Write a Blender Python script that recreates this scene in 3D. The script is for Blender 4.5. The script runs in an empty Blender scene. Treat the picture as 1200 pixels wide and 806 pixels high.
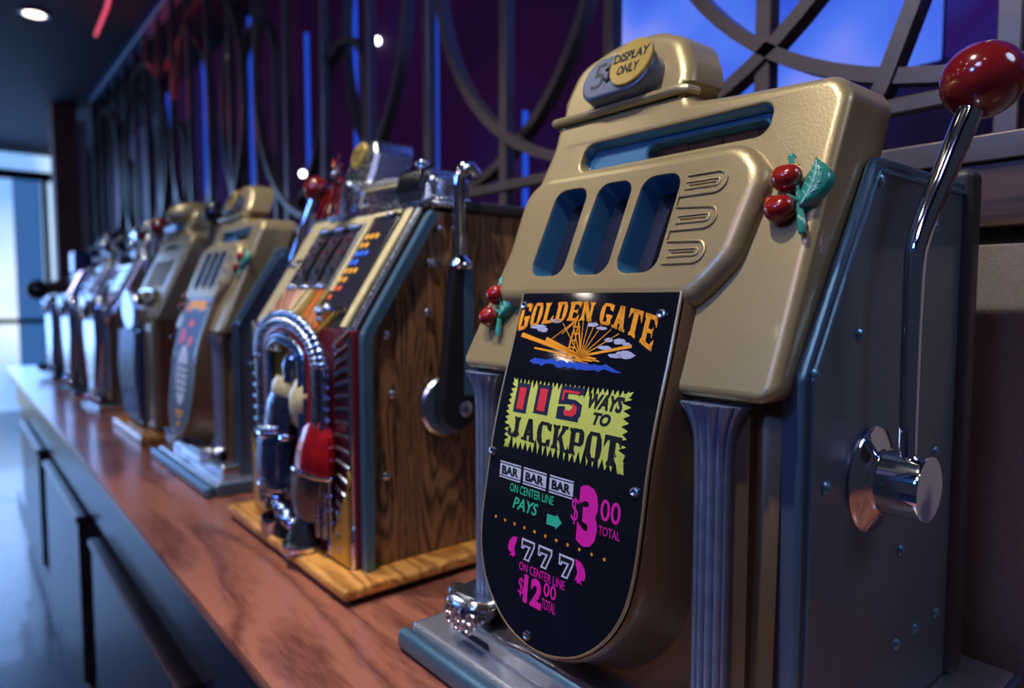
import bpy, bmesh, math, random
from mathutils import Vector, Matrix, geometry
R = random.Random(7)
PI = math.pi
S = 0.48                       # one authoring unit in metres
SC = bpy.context.scene
COL = SC.collection

# ------------------------------------------------------------------ camera
cd = bpy.data.cameras.new('camera'); cam = bpy.data.objects.new('camera', cd); COL.objects.link(cam)
SC.camera = cam
PITCH = math.atan(53/800); YAW = math.atan(660/(800/math.cos(PITCH)))
cam.location = (0, 0, 0); cam.rotation_euler = (PI/2-PITCH, 0, -YAW)
cd.sensor_width = 36; cd.lens = 24; cd.clip_start = .02; cd.clip_end = 60
cd.dof.use_dof = True; cd.dof.focus_distance = .64; cd.dof.aperture_fstop = 3.0
cd.dof.aperture_blades = 0

# ------------------------------------------------------------------ world, exposure, lights
w = bpy.data.worlds.new('world'); SC.world = w; w.use_nodes = True
w.node_tree.nodes['Background'].inputs[0].default_value = (.16, .17, .30, 1)
w.node_tree.nodes['Background'].inputs[1].default_value = .12
SC.view_settings.view_transform = 'Standard'; SC.view_settings.look = 'None'
SC.view_settings.gamma = 1; SC.view_settings.use_curve_mapping = False
SC.view_settings.exposure = 0.0

def lamp(name, kind, loc, energy, color, size=.1, rot=(0, 0, 0), **k):
    l = bpy.data.lights.new(name, kind); l.energy = energy; l.color = color
    o = bpy.data.objects.new(name, l); o.location = Vector(loc)*S; o.rotation_euler = rot
    if kind == 'AREA': l.shape = k.get('shape', 'DISK'); l.size = size; l.size_y = k.get('sy', size)
    if kind == 'SPOT': l.shadow_soft_size = size; l.spot_size = k.get('cone', 1.2); l.spot_blend = .6
    if kind == 'POINT': l.shadow_soft_size = size
    COL.objects.link(o); return o
def aim(o, target):
    d = Vector(target)*S - o.location; o.rotation_euler = d.to_track_quat('-Z', 'Y').to_euler()
WARM = (1, .96, .88); BLUE = (.10, .28, 1)
# key downlight above the front of the first two machines
k = lamp('key_downlight', 'SPOT', (-.15, 1.15, 3.35), 98, WARM, .035, cone=1.0); aim(k, (1.25, .95, .1))
k = lamp('second_downlight', 'SPOT', (.1, 3.1, 3.35), 105, (1, .96, .93), .035, cone=1.0); aim(k, (1.15, 2.7, -.1))
for yy in (5.4, 7.6):
    k = lamp('row_downlight', 'SPOT', (.2, yy, 3.35), 42, (.95, .96, 1), .04, cone=1.1); aim(k, (1.1, yy-.3, -.3))
# big blue daylight-like glow from the glass front at the far end of the room
k = lamp('far_window_light', 'AREA', (-.6, 20.3, .9), 85, (.22, .45, 1), 3.2, shape='RECTANGLE', sy=2.2); aim(k, (.6, 5, -1.2))
# unseen blue and violet fill lamps added in front of the machines, for chrome reflections
k = lamp('blue_fill', 'AREA', (-5.0, 1.8, 3.2), 30, BLUE, .5); aim(k, (1, 3.5, -.4))
k = lamp('violet_fill', 'AREA', (-2.6, .2, 3.3), 9, (.5, .45, 1), .5); aim(k, (1, 1.2, -.6))
k = lamp('side_fill', 'AREA', (2.2, -2.6, 3.0), 8.5, (.62, .70, 1), .7); aim(k, (1.5, .6, -.3))  # unseen fill lamp added to brighten the near side panels

k = lamp('red_ceiling_fill', 'AREA', (1.7, 9.6, 2.6), 2.2, (1, .08, .16), 1.2); aim(k, (1.3, 9.0, 3.6))  # unseen uplight added to tint the ceiling maroon

# ------------------------------------------------------------------ materials
MATS = {}
def mat(name, color, rough=.5, metal=0, coat=0, emit=None, es=1, noise=None, bump=0, bscale=60, trans=0, wear=None, spec=.5):
    if name in MATS: return MATS[name]
    m = bpy.data.materials.new(name); m.use_nodes = True; nt = m.node_tree; N = nt.nodes; L = nt.links
    p = N['Principled BSDF']
    p.inputs['Base Color'].default_value = (*color, 1); p.inputs['Roughness'].default_value = rough
    p.inputs['Metallic'].default_value = metal; p.inputs['Coat Weight'].default_value = coat
    p.inputs['Coat Roughness'].default_value = .06
    p.inputs['Specular IOR Level'].default_value = spec
    if trans: p.inputs['Transmission Weight'].default_value = trans
    if emit: p.inputs['Emission Color'].default_value = (*emit, 1); p.inputs['Emission Strength'].default_value = es
    tc = N.new('ShaderNodeTexCoord')
    if noise:                                   # (other colour, scale, amount)
        n = N.new('ShaderNodeTexNoise'); n.inputs['Scale'].default_value = noise[1]; n.inputs['Detail'].default_value = 6
        r = N.new('ShaderNodeValToRGB'); nc = noise[3] if len(noise) > 3 else .5; r.color_ramp.elements[0].position = nc-noise[2]/2; r.color_ramp.elements[1].position = nc+noise[2]/2+.02
        r.color_ramp.elements[0].color = (*color, 1); r.color_ramp.elements[1].color = (*noise[0], 1)
        L.new(tc.outputs['Object'], n.inputs['Vector']); L.new(n.outputs['Fac'], r.inputs[0]); L.new(r.outputs[0], p.inputs['Base Color'])
    if bump:
        n2 = N.new('ShaderNodeTexNoise'); n2.inputs['Scale'].default_value = bscale; n2.inputs['Detail'].default_value = 4
        b = N.new('ShaderNodeBump'); b.inputs['Strength'].default_value = bump; b.inputs['Distance'].default_value = .002
        L.new(tc.outputs['Object'], n2.inputs['Vector']); L.new(n2.outputs['Fac'], b.inputs['Height']); L.new(b.outputs[0], p.inputs['Normal'])
        n3 = N.new('ShaderNodeMapRange'); n3.inputs[3].default_value = max(0, rough-.08); n3.inputs[4].default_value = min(1, rough+.1)
        L.new(n2.outputs['Fac'], n3.inputs[0]); L.new(n3.outputs[0], p.inputs['Roughness'])
    MATS[name] = m; return m
def wood(name, c1, c2, rough, axis, scale, stretch=12, coat=.3, ring=True, dist=3.0):
    if name in MATS: return MATS[name]
    m = bpy.data.materials.new(name); m.use_nodes = True; nt = m.node_tree; N = nt.nodes; L = nt.links
    p = N['Principled BSDF']; p.inputs['Roughness'].default_value = rough; p.inputs['Coat Weight'].default_value = coat; p.inputs['Coat Roughness'].default_value = .12
    tc = N.new('ShaderNodeTexCoord'); mp = N.new('ShaderNodeMapping'); L.new(tc.outputs['Object'], mp.inputs[0])
    sc = [1, 1, 1]; sc[axis] = 1/stretch; mp.inputs['Scale'].default_value = sc
    mp.inputs['Location'].default_value = (.13, .07, .03)
    wv = N.new('ShaderNodeTexNoise'); wv.inputs['Scale'].default_value = scale; wv.inputs['Detail'].default_value = 2; wv.inputs['Distortion'].default_value = .4
    L.new(mp.outputs[0], wv.inputs['Vector'])
    ml = N.new('ShaderNodeMath'); ml.operation = 'MULTIPLY'; ml.inputs[1].default_value = dist*4; L.new(wv.outputs['Fac'], ml.inputs[0])
    fr = N.new('ShaderNodeMath'); fr.operation = 'PINGPONG'; fr.inputs[1].default_value = .5; L.new(ml.outputs[0], fr.inputs[0])
    fine = N.new('ShaderNodeTexNoise'); fine.inputs['Scale'].default_value = scale*22; fine.inputs['Detail'].default_value = 5; L.new(mp.outputs[0], fine.inputs['Vector'])
    ad = N.new('ShaderNodeMath'); ad.operation = 'MULTIPLY_ADD'; ad.inputs[1].default_value = .9; L.new(fr.outputs[0], ad.inputs[0]); 
    sb = N.new('ShaderNodeMath'); sb.operation = 'MULTIPLY'; sb.inputs[1].default_value = .75; L.new(fine.outputs['Fac'], sb.inputs[0]); L.new(sb.outputs[0], ad.inputs[2])
    r = N.new('ShaderNodeValToRGB'); r.color_ramp.elements[0].color = (*c1, 1); r.color_ramp.elements[1].color = (*c2, 1)
    r.color_ramp.elements[0].position = .34; r.color_ramp.elements[1].position = .72
    L.new(ad.outputs[0], r.inputs[0]); L.new(r.outputs[0], p.inputs['Base Color'])
    b = N.new('ShaderNodeBump'); b.inputs['Strength'].default_value = .12; b.inputs['Distance'].default_value = .001; L.new(fine.outputs['Fac'], b.inputs['Height']); L.new(b.outputs[0], p.inputs['Normal'])
    MATS[name] = m; return m

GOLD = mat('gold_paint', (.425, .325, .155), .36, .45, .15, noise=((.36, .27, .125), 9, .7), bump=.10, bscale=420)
GOLD_SHADED = mat('gold_paint_shaded', (.19, .11, .050), .40, .5, .1, noise=((.14, .08, .035), 8, .7), bump=.1, bscale=300)  # same gold paint, with the shade on the body put into its colour
BLUEP = mat('blue_metallic_paint', (.045, .17, .32), .36, .3, .15, noise=((.03, .12, .24), 30, .7), bump=.08, bscale=300)
STEEL = mat('blue_grey_panel', (.11, .145, .20), .40, .4, .2, noise=((.08, .11, .16), 5, .8), bump=.12, bscale=350)
TRIMB = mat('blue_steel_trim', (.13, .27, .40), .3, .75, 0, bump=.1, bscale=200)
COLB = mat('column_blue', (.34, .42, .56), .34, .6, 0, noise=((.22, .29, .42), 60, .5), bump=.2, bscale=250)
CHROME = mat('chrome', (.80, .82, .86), .07, 1)
CHROMED = mat('dull_chrome', (.52, .56, .64), .24, 1, bump=.15, bscale=180)
ALU = mat('cast_aluminium', (.66, .69, .78), .24, .85)
BLACK = mat('black_enamel', (.012, .012, .014), .3, 0, .3)
BLACKW = mat('black_stained_wood', (.02, .018, .02), .5, 0, .1, bump=.3, bscale=90)
GLASSB = mat('black_printed_glass', (.006, .007, .012), .06, 0, 1, noise=((.008, .008, .016), 20, .4))
REELG = mat('dusty_reel_glass', (.008, .008, .010), .12, 0, .5, noise=((.10, .11, .13), 300, .06, .70))
RED = mat('cherry_red', (.36, .016, .010), .16, 0, .8, noise=((.22, .008, .006), 14, .6))
REDB = mat('dark_red_bakelite', (.27, .012, .010), .14, 0, 1, noise=((.12, .006, .008), 5, .5))
GREEN = mat('leaf_green', (.03, .30, .21), .25, 0, .6, noise=((.02, .2, .15), 60, .5))
COPPER = mat('old_copper', (.13, .055, .03), .45, .6, noise=((.05, .025, .015), 60, .5))
DISCG = mat('gold_disc', (.50, .34, .08), .42, .5, bump=.1)
BRONZE = mat('bronze_bar', (.125, .095, .080), .38, .5, .1, bump=.15, bscale=60)
INK = dict(orange=mat('ink_orange', (.90, .33, .004), .5), yellow=mat('ink_yellow', (.60, .66, .11), .45),
           navy=mat('ink_navy', (.010, .014, .050), .45), black=mat('ink_black', (.008, .008, .010), .45), red=mat('ink_red', (.75, .03, .04), .45),
           white=mat('ink_white', (.60, .62, .72), .5), green=mat('ink_green', (.03, .55, .30), .5), pink=mat('ink_pink', (.80, .012, .38), .5),
           blue=mat('ink_blue', (.01, .07, .50), .5), cloud=mat('ink_cloud', (.42, .44, .60), .5), mblue=mat('ink_mid_blue', (.08, .14, .30), .6), lblue=mat('ink_light_blue', (.20, .35, .62), .5))
OAK = wood('oak_side', (.022, .009, .004), (.27, .125, .050), .42, 2, 15, 7, dist=4.2)
OAKB = wood('oak_base', (.34, .12, .02), (.78, .36, .08), .28, 1, 8, 8, .6)
REDW = wood('reddish_wood_side', (.12, .035, .015), (.25, .08, .03), .4, 2, 9, 8)
COUNTER = wood('mahogany_top', (.150, .045, .028), (.345, .122, .072), .28, 1, 7, 7, .35, dist=1.6)
CABW = wood('dark_cabinet_wood', (.02, .010, .012), (.05, .022, .020), .34, 2, 7, 9, .4)
RAILW = wood('brown_rail_wood', (.035, .018, .012), (.09, .045, .028), .45, 1, 8, 10, .1)

# ------------------------------------------------------------------ object helpers
OFF = [Vector((0, 0, 0))]      # frame in which the current thing is authored
def finish(name, me, material, parent=None, smooth=True, angle=35, wn=True):
    o = bpy.data.objects.new(name, me); COL.objects.link(o)
    if material: me.materials.append(material)
    if smooth:
        for p in me.polygons: p.use_smooth = True
        me.set_sharp_from_angle(angle=math.radians(angle))
        if wn:
            md = o.modifiers.new('wn', 'WEIGHTED_NORMAL'); md.keep_sharp = True
    if parent: o.parent = parent
    return o
def build(name, bm, material, parent=None, smooth=True, angle=35, recalc=True, wn=True):
    if recalc: bmesh.ops.recalc_face_normals(bm, faces=bm.faces)
    off = OFF[0]
    for v in bm.verts: v.co = (v.co-off)*S
    me = bpy.data.meshes.new(name); bm.to_mesh(me); bm.free()
    return finish(name, me, material, parent, smooth, angle, wn)
def thing(name, label, cat, loc, group=None, kind=None):
    o = bpy.data.objects.new(name, None); COL.objects.link(o); o.location = Vector(loc)*S
    o.empty_display_size = .05
    if label: o['label'] = label
    if cat: o['category'] = cat
    if group: o['group'] = group
    if kind: o['kind'] = kind
    return o
def tag(o, label, cat, group=None):
    o['label'] = label; o['category'] = cat
    if group: o['group'] = group
    return o
def ground(o, loc):          # top level mesh authored with OFF = loc
    o.location = Vector(loc)*S; return o
def struct(name, bm, m, **k):
    o = build(name, bm, m, **k); o['kind'] = 'structure'; return o

def box(bm, a, b, bev=0, seg=3):
    lo = Vector((min(a[i], b[i]) for i in range(3))); hi = Vector((max(a[i], b[i]) for i in range(3)))
    r = bmesh.ops.create_cube(bm, size=1)
    for v in r['verts']: v.co = Vector([(lo[i]+hi[i])/2 + v.co[i]*(hi[i]-lo[i]) for i in range(3)])
    if bev:
        es = list({e for v in r['verts'] for e in v.link_edges})
        bmesh.ops.bevel(bm, geom=es, offset=bev, segments=seg, affect='EDGES', profile=.5)
def sphere(bm, c, r, sx=1, sy=1, sz=1, u=24, v=14):
    q = bmesh.ops.create_uvsphere(bm, u_segments=u, v_segments=v, radius=1)
    for t in q['verts']: t.co = Vector((c[0]+t.co.x*r*sx, c[1]+t.co.y*r*sy, c[2]+t.co.z*r*sz))
    return q['verts']
def frame(d):
    d = Vector(d).normalized(); a = Vector((0, 0, 1)) if abs(d.z) < .9 else Vector((1, 0, 0))
    x = d.cross(a).normalized(); return x, d.cross(x).normalized()
def tube(bm, pts, r, seg=10, closed=False, flat=None, caps=True):
    pts = [Vector(p) for p in pts]; n = len(pts); rr = r if isinstance(r, (list, tuple)) else [r]*n
    rings = []; px = None
    for i, p in enumerate(pts):
        if closed: d = pts[(i+1) % n]-pts[i-1]
        else: d = pts[min(i+1, n-1)]-pts[max(i-1, 0)]
        d = d.normalized()
        if px is None: x, y = frame(d)
        else:
            x = (px-d*px.dot(d)).normalized(); y = d.cross(x)
        px = x
        if flat:      # (half thickness along given world axis, half width across)
            ax = Vector(flat[2]); yy = d.cross(ax).normalized()
            rings.append([bm.verts.new(p+ax*(flat[0]*s)+yy*(flat[1]*t)) for s, t in ((-1, -1), (1, -1), (1, 1), (-1, 1))])
        else:
            rings.append([bm.verts.new(p+(x*math.cos(2*PI*k/seg)+y*math.sin(2*PI*k/seg))*rr[i]) for k in range(seg)])
    m = len(rings[0])
    for i in range(n if closed else n-1):
        a, b = rings[i], rings[(i+1) % n]
        for k in range(m): bm.faces.new((a[k], a[(k+1) % m], b[(k+1) % m], b[k]))
    if not closed and caps:
        bm.faces.new(rings[0][::-1]); bm.faces.new(rings[-1])
def lathe(bm, c, axis, prof, seg=32):      # prof: (distance along axis, radius)
    x, y = frame(axis); d = Vector(axis).normalized(); c = Vector(c); rings = []
    for h, r in prof:
        if r < 1e-6: rings.append([bm.verts.new(c+d*h)])
        else: rings.append([bm.verts.new(c+d*h+(x*math.cos(2*PI*k/seg)+y*math.sin(2*PI*k/seg))*r) for k in range(seg)])
    for a, b in zip(rings, rings[1:]):
        for k in range(seg):
            q = [a[k % len(a)], a[(k+1) % len(a)], b[(k+1) % len(b)], b[k % len(b)]]
            q = list(dict.fromkeys(q))
            if len(q) > 2: bm.faces.new(q)
def fillet(pts, r, n=5):
    out = []; N = len(pts)
    for i in range(N):
        p = pts[i]; rad = p[2] if len(p) > 2 else r
        p0 = Vector(pts[i-1][:2]); p1 = Vector(p[:2]); p2 = Vector(pts[(i+1) % N][:2])
        a = (p0-p1); b = (p2-p1); la, lb = a.length, b.length; a.normalize(); b.normalize()
        if rad <= 0: out.append(tuple(p1)); continue
        ang = a.angle(b); t = min(rad/math.tan(ang/2), la*.49, lb*.49); rd = t*math.tan(ang/2)
        bis = (a+b)
        if bis.length < 1e-6: out.append(tuple(p1)); continue
        c = p1+bis.normalized()*(rd/math.sin(ang/2)); s = p1+a*t-c; e = p1+b*t-c
        a0 = math.atan2(s.y, s.x); a1 = math.atan2(e.y, e.x); da = (a1-a0+PI) % (2*PI)-PI
        for k in range(n+1):
            th = a0+da*k/n; out.append((c.x+rd*math.cos(th), c.y+rd*math.sin(th)))
    return out
def area(p): return sum(p[i-1][0]*p[i][1]-p[i][0]*p[i-1][1] for i in range(len(p)))/2
def ccw(p): return p if area(p) > 0 else p[::-1]
def offset(p, d):            # p ccw, positive d grows
    n = len(p); o = []
    for i in range(n):
        a = Vector(p[i-1]); b = Vector(p[i]); c = Vector(p[(i+1) % n])
        n1 = (b-a); n2 = (c-b)
        n1 = Vector((n1.y, -n1.x)).normalized() if n1.length > 1e-9 else Vector((0, 0))
        n2 = Vector((n2.y, -n2.x)).normalized() if n2.length > 1e-9 else n1
        m = n1+n2; m = m.normalized() if m.length > 1e-6 else n1
        k = 1/max(.5, m.dot(n1)) if n1.length else 1
        q = b+m*d*k; o.append((q.x, q.y))
    return o
def fill2(outer, holes=()):
    loops = [outer]+list(holes); v3 = [[Vector((x, y, 0)) for x, y in l] for l in loops]
    tris = geometry.tessellate_polygon(v3); return tris
def relief(bm, outline, holes, wtop, oprof, hprof, fmap, back=None):
    """flat face at height wtop with a ring profile round the outline (offset, w) and down each hole (inset, w)"""
    outline = ccw(outline); holes = [ccw(h) for h in holes]
    vs = []; loops = []
    for l in [outline]+holes:
        ring = [bm.verts.new(fmap(x, y, wtop)) for x, y in l]; loops.append(ring); vs += ring
    for t in fill2(outline, holes):
        try: bm.faces.new([vs[i] for i in t])
        except ValueError: pass
    def strip(base, poly, prof, sgn):
        prev = base
        for d, h in prof:
            q = offset(poly, sgn*d) if d else poly
            cur = [bm.verts.new(fmap(x, y, h)) for x, y in q]; n = len(cur)
            for k in range(n): bm.faces.new((prev[k], prev[(k+1) % n], cur[(k+1) % n], cur[k]))
            prev = cur
        return prev
    last = strip(loops[0], outline, oprof, 1)
    for ring, h in zip(loops[1:], holes): strip(ring, h, hprof, -1)
    if back: bm.faces.new(last)
    return bm
def rnd(b, w0, w1, n=5, o0=0):
    """quarter round: from offset o0 at w0 out by b and down by b, then down to w1"""
    pr = [(o0+b*math.sin(PI/2*k/n), w0-b*(1-math.cos(PI/2*k/n))) for k in range(1, n+1)]
    if w1 < w0-b: pr.append((o0+b, w1))
    return pr
def slab(name, outline, w0, w1, bev, fmap, m, parent, holes=(), hb=None, **k):
    bm = bmesh.new(); o = offset(ccw(outline), -bev)
    hb = bev if hb is None else hb
    hs = [offset(ccw(h), hb) for h in holes]
    relief(bm, o, hs, w1, rnd(bev, w1, w0), [(x, y) for x, y in rnd(hb, w1, w0)], fmap, back=not holes)
    return build(name, bm, m, parent, **k)
# text ------------------------------------------------------------------
def text2d(s, fat=0.0, shear=0.0):
    cu = bpy.data.curves.new('t', 'FONT'); cu.body = s; cu.offset = fat; cu.shear = shear; cu.resolution_u = 3
    o = bpy.data.objects.new('t', cu); COL.objects.link(o); bpy.context.view_layer.update()
    me = bpy.data.meshes.new_from_object(o.evaluated_get(bpy.context.evaluated_depsgraph_get()))
    bpy.data.objects.remove(o); bpy.data.curves.remove(cu)
    vs = [(v.co.x, v.co.y) for v in me.vertices]; fs = [tuple(p.vertices) for p in me.polygons]; bpy.data.meshes.remove(me)
    x0 = min(v[0] for v in vs); x1 = max(v[0] for v in vs); y0 = min(v[1] for v in vs); y1 = max(v[1] for v in vs)
    return [((x-x0)/(x1-x0), (y-y0)/(y1-y0)) for x, y in vs], fs
def put_flat(bm, vs, fs, f):     # vs in 2D; f -> world
    q = [bm.verts.new(f(*v)) for v in vs]
    for a in fs:
        try: bm.faces.new([q[i] for i in a])
        except ValueError: pass
def poly_flat(bm, poly, f):
    q = [bm.verts.new(f(x, y)) for x, y in poly]
    for t in fill2(poly): 
        try: bm.faces.new([q[i] for i in t])
        except ValueError: pass
def stem(x0, x1, y0, y1, fl=.08, h=.13):
    """a slab-serif vertical stroke with notched flared ends"""
    cx = (x0+x1)/2
    return [(x0-fl, y0), (cx, y0+h*.35), (x1+fl, y0), (x1+fl, y0+h), (x1, y0+h*1.3), (x1, y1-h*1.3), (x1+fl, y1-h), (x1+fl, y1), (cx, y1-h*.35), (x0-fl, y1), (x0-fl, y1-h), (x0, y1-h*1.3), (x0, y0+h*1.3), (x0-fl, y0+h)]
def rect(x0, y0, x1, y1): return [(x0, y0), (x1, y0), (x1, y1), (x0, y1)]
GL = {}
GL['I'] = [stem(.3, .7, 0, 1)]
GL['O'] = [[(.06, .2), (.22, 0), (.40, .03), (.34, .16), (.34, .84), (.40, .97), (.22, 1), (.06, .8), (.0, .5)], [(.94, .2), (.78, 0), (.60, .03), (.66, .16), (.66, .84), (.60, .97), (.78, 1), (.94, .8), (1, .5)], rect(.2, 0, .8, .13), rect(.2, .87, .8, 1)]
GL['G'] = [GL['O'][0], rect(.2, 0, .8, .14), rect(.2, .86, .82, 1), [(.98, .98), (.98, .66), (.72, .72), (.66, .88)], [(.62, .02), (.62, .34), (.5, .36), (.5, .5), (1, .5), (1, .4), (.94, .34), (.96, .1), (.8, 0)]]
GL['C'] = [GL['O'][0], rect(.2, 0, .8, .14), rect(.2, .86, .82, 1), [(.98, .98), (.98, .64), (.72, .72), (.66, .88)], [(.98, .02), (.98, .36), (.72, .28), (.66, .12)]]
GL['L'] = [stem(.12, .44, 0, 1), rect(.2, 0, .98, .14), [(.98, 0), (.98, .38), (.72, .14)]]
GL['D'] = [stem(.1, .42, 0, 1), rect(.2, 0, .75, .14), rect(.2, .86, .75, 1), GL['O'][1]]
GL['E'] = [stem(.12, .44, 0, 1), rect(.2, 0, .95, .14), rect(.2, .86, .95, 1), rect(.3, .44, .8, .56), [(.8, .32), (.8, .68), (.66, .5)], [(.98, 0), (.98, .34), (.74, .14)], [(.98, 1), (.98, .66), (.74, .86)]]
GL['N'] = [stem(.08, .32, 0, 1), stem(.70, .92, 0, 1), [(.08, 1), (.36, 1), (.92, 0), (.64, 0)]]
GL['A'] = [[(.36, 1), (.66, 1), (.36, 0), (.1, 0)], [(.40, 1), (.68, 1), (.94, 0), (.62, 0)], rect(.28, .26, .75, .38), rect(-.02, 0, .44, .12), rect(.56, 0, 1.02, .12)]
GL['T'] = [stem(.32, .68, 0, 1), rect(.02, .84, .98, 1), [(0, 1), (0, .58), (.2, .84)], [(1, 1), (1, .58), (.8, .84)]]
GL['J'] = [stem(.5, .82, .1, 1), rect(.15, 0, .75, .14), [(.0, .1), (.0, .42), (.26, .36), (.26, .1), (.15, 0)], [(.6, 0), (.82, .12), (.6, .2)]]
GL['K'] = [stem(.08, .38, 0, 1), [(.36, .42), (.68, 1), (.98, 1), (.5, .36)], [(.42, .56), (.62, .62), (1, 0), (.66, 0)], rect(.6, 0, 1.04, .12), rect(.58, .88, 1.02, 1)]
GL['P'] = [stem(.1, .42, 0, 1), rect(.2, .86, .8, 1), rect(.2, .38, .8, .5), [(.66, .44), (.8, .38), (.96, .5), (.99, .7), (.94, .9), (.8, 1), (.66, .95)]]
GL['1'] = [rect(.3, 0, .72, 1), [(.3, 1), (.3, .8), (.1, .76), (.1, .9)]]
def slabword(s, gap=.14, widths=None):
    out = []; x = 0
    for ch in s:
        if ch == ' ': x += .45; continue
        for g in GL[ch]: out.append([(x+a, b) for a, b in g])
        x += 1+gap
    x -= gap
    return [[(a/x, b) for a, b in g] for g in out]

# ------------------------------------------------------------------ room
OFF[0] = Vector((0, 0, 0))
ZC = -.93
bm = bmesh.new(); box(bm, (-9, -3, -2.86), (6, 26, -2.8))
fl = mat('navy_floor', (.018, .035, .085), .28, 0, .3, noise=((.03, .05, .12), 3, .7), bump=.1, bscale=20)
struct('floor', bm, fl, smooth=False)
bm = bmesh.new(); box(bm, (-9, -3, 3.62), (3.3, 26, 3.7))
struct('ceiling', bm, mat('dark_ceiling', (.010, .016, .034), .75, 0, 0, spec=.12, noise=((.012, .01, .018), 2, .6)), smooth=False)
bm = bmesh.new(); box(bm, (3.3, -3, -2.8), (3.4, 26, 3.7))
struct('wall_back', bm, mat('plum_wall', (.05, .012, .06), .7), smooth=False)
# lower wall behind the counter: fabric panel, shadow gap, wooden rail, ledge
bm = bmesh.new(); box(bm, (2.0, -2, -2.8), (2.06, 14.4, .134), .004)
fab = mat('taupe_fabric', (.30, .25, .225), .85, 0, noise=((.23, .19, .175), 150, .5), bump=.5, bscale=500)
struct('wall_right', bm, fab)
bm = bmesh.new(); box(bm, (2.05, -2, .13), (2.1, 14.4, .2))
o = struct('trim_1', bm, BLACKW, smooth=False)
bm = bmesh.new(); box(bm, (2.0, -2, .178), (2.32, 14.4, .336), .004)
struct('trim_2', bm, RAILW)
bm = bmesh.new(); box(bm, (1.985, -2, .337), (2.34, 14.4, .405), .006)
struct('trim_3', bm, BRONZE)
# glowing wall behind the lattice
def glow(name, c1, c2, c3, st, sc):
    m = bpy.data.materials.new(name); m.use_nodes = True; N = m.node_tree.nodes; L = m.node_tree.links
    p = N['Principled BSDF']; p.inputs['Base Color'].default_value = (.01, .01, .015, 1); p.inputs['Roughness'].default_value = .85; p.inputs['Specular IOR Level'].default_value = .1
    tc = N.new('ShaderNodeTexCoord'); n = N.new('ShaderNodeTexNoise'); n.inputs['Scale'].default_value = sc; n.inputs['Detail'].default_value = 1.5
    r = N.new('ShaderNodeValToRGB'); r.color_ramp.elements[0].position = .36; r.color_ramp.elements[1].position = .68
    r.color_ramp.elements[0].color = (*c1, 1); r.color_ramp.elements[1].color = (*c3, 1); e = r.color_ramp.elements.new(.52); e.color = (*c2, 1)
    L.new(tc.outputs['Object'], n.inputs['Vector']); L.new(n.outputs['Fac'], r.inputs[0]); L.new(r.outputs[0], p.inputs['Emission Color']); p.inputs['Emission Strength'].default_value = st
    return m
SKY = glow('blue_cloud_screen', (.03, .09, .75), (.09, .20, .95), (.33, .36, 1), .95, 2.6)
PUR = glow('violet_screen', (.007, .001, .012), (.014, .0015, .020), (.009, .003, .048), 1.0, .9)
OFF[0] = Vector((3.2, 1.95, .9)); bm = bmesh.new(); box(bm, (3.16, 1.10, .98), (3.2, 2.95, 4.6), .01)
tag(ground(build('lit_screen', bm, SKY), OFF[0]), 'bright blue cloud-patterned lit screen behind the bronze lattice at upper right', 'screen')
OFF[0] = Vector((3.2, -.2, .9)); bm = bmesh.new(); box(bm, (3.16, -1.8, .98), (3.2, 1.08, 4.6), .01)
tag(ground(build('lit_screen', bm, glow('navy_screen', (.006, .02, .22), (.022, .006, .10), (.010, .05, .45), 1, 1.2)), OFF[0]), 'dark indigo and plum lit screen behind the lattice at the right edge', 'screen')
OFF[0] = Vector((3.2, 8, .5)); bm = bmesh.new(); box(bm, (3.16, 2.97, .5), (3.2, 14.2, 4.6), .01)
tag(ground(build('lit_screen', bm, PUR), OFF[0]), 'dim deep purple screen running behind the long stretch of lattice', 'screen')
# far end: glass front, brown pillar
LIT = glow('daylit_glass', (.22, .45, .95), (.50, .72, 1), (.75, .88, 1), 1.25, .8)
OFF[0] = Vector((0, 0, 0))
bm = bmesh.new(); box(bm, (-4, 21.1, -2.8), (2.6, 21.14, 3.6))
win = struct('window_1', bm, LIT, smooth=False)
fm = mat('window_frame_metal', (.04, .06, .12), .35, .6)
for (x0, x1, z0, z1, nm, mm) in [(-4, 2.6, 2.95, 3.18, 'transom', BLACK), (1.92, 2.05, -2.8, 2.95, 'mullion', fm), (-.2, -.08, -2.8, 2.95, 'mullion', fm), (-2.2, -2.08, -2.8, 2.95, 'mullion', fm), (-4, 2.6, -.62, -.5, 'rail', fm)]:
    bm = bmesh.new(); box(bm, (x0, 20.95, z0), (x1, 21.1, z1), .01); build(nm, bm, mm, win)
bm = bmesh.new(); box(bm, (1.32, 20.99, -2.8), (1.9, 21.05, 2.95), .01)
build('tinted_pane', bm, mat('tinted_pane', (.03, .07, .16), .08, 0, .6, emit=(.05, .17, .48), es=.8), win)
bm = bmesh.new(); box(bm, (2.6, 21, -2.8), (3.4, 21.2, 3.7)); struct('wall_far', bm, mat('far_wall_paint', (.05, .06, .1), .7), smooth=False)
bm = bmesh.new(); box(bm, (1.62, 15.4, -2.8), (2.02, 15.9, 3.62), .01); struct('trim_4', bm, wood('brown_pillar', (.20, .07, .045), (.32, .12, .08), .7, 2, 5, 9, 0))
bm = bmesh.new(); box(bm, (2.06, 15.5, .9), (2.18, 15.7, 3.4), .01); struct('trim_5', bm, mat('beige_strip', (.6, .5, .38), .7))
bm = bmesh.new(); box(bm, (2.2, 14.45, -2.8), (2.42, 14.7, 3.62), .01); struct('trim_6', bm, BLACKW)
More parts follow.
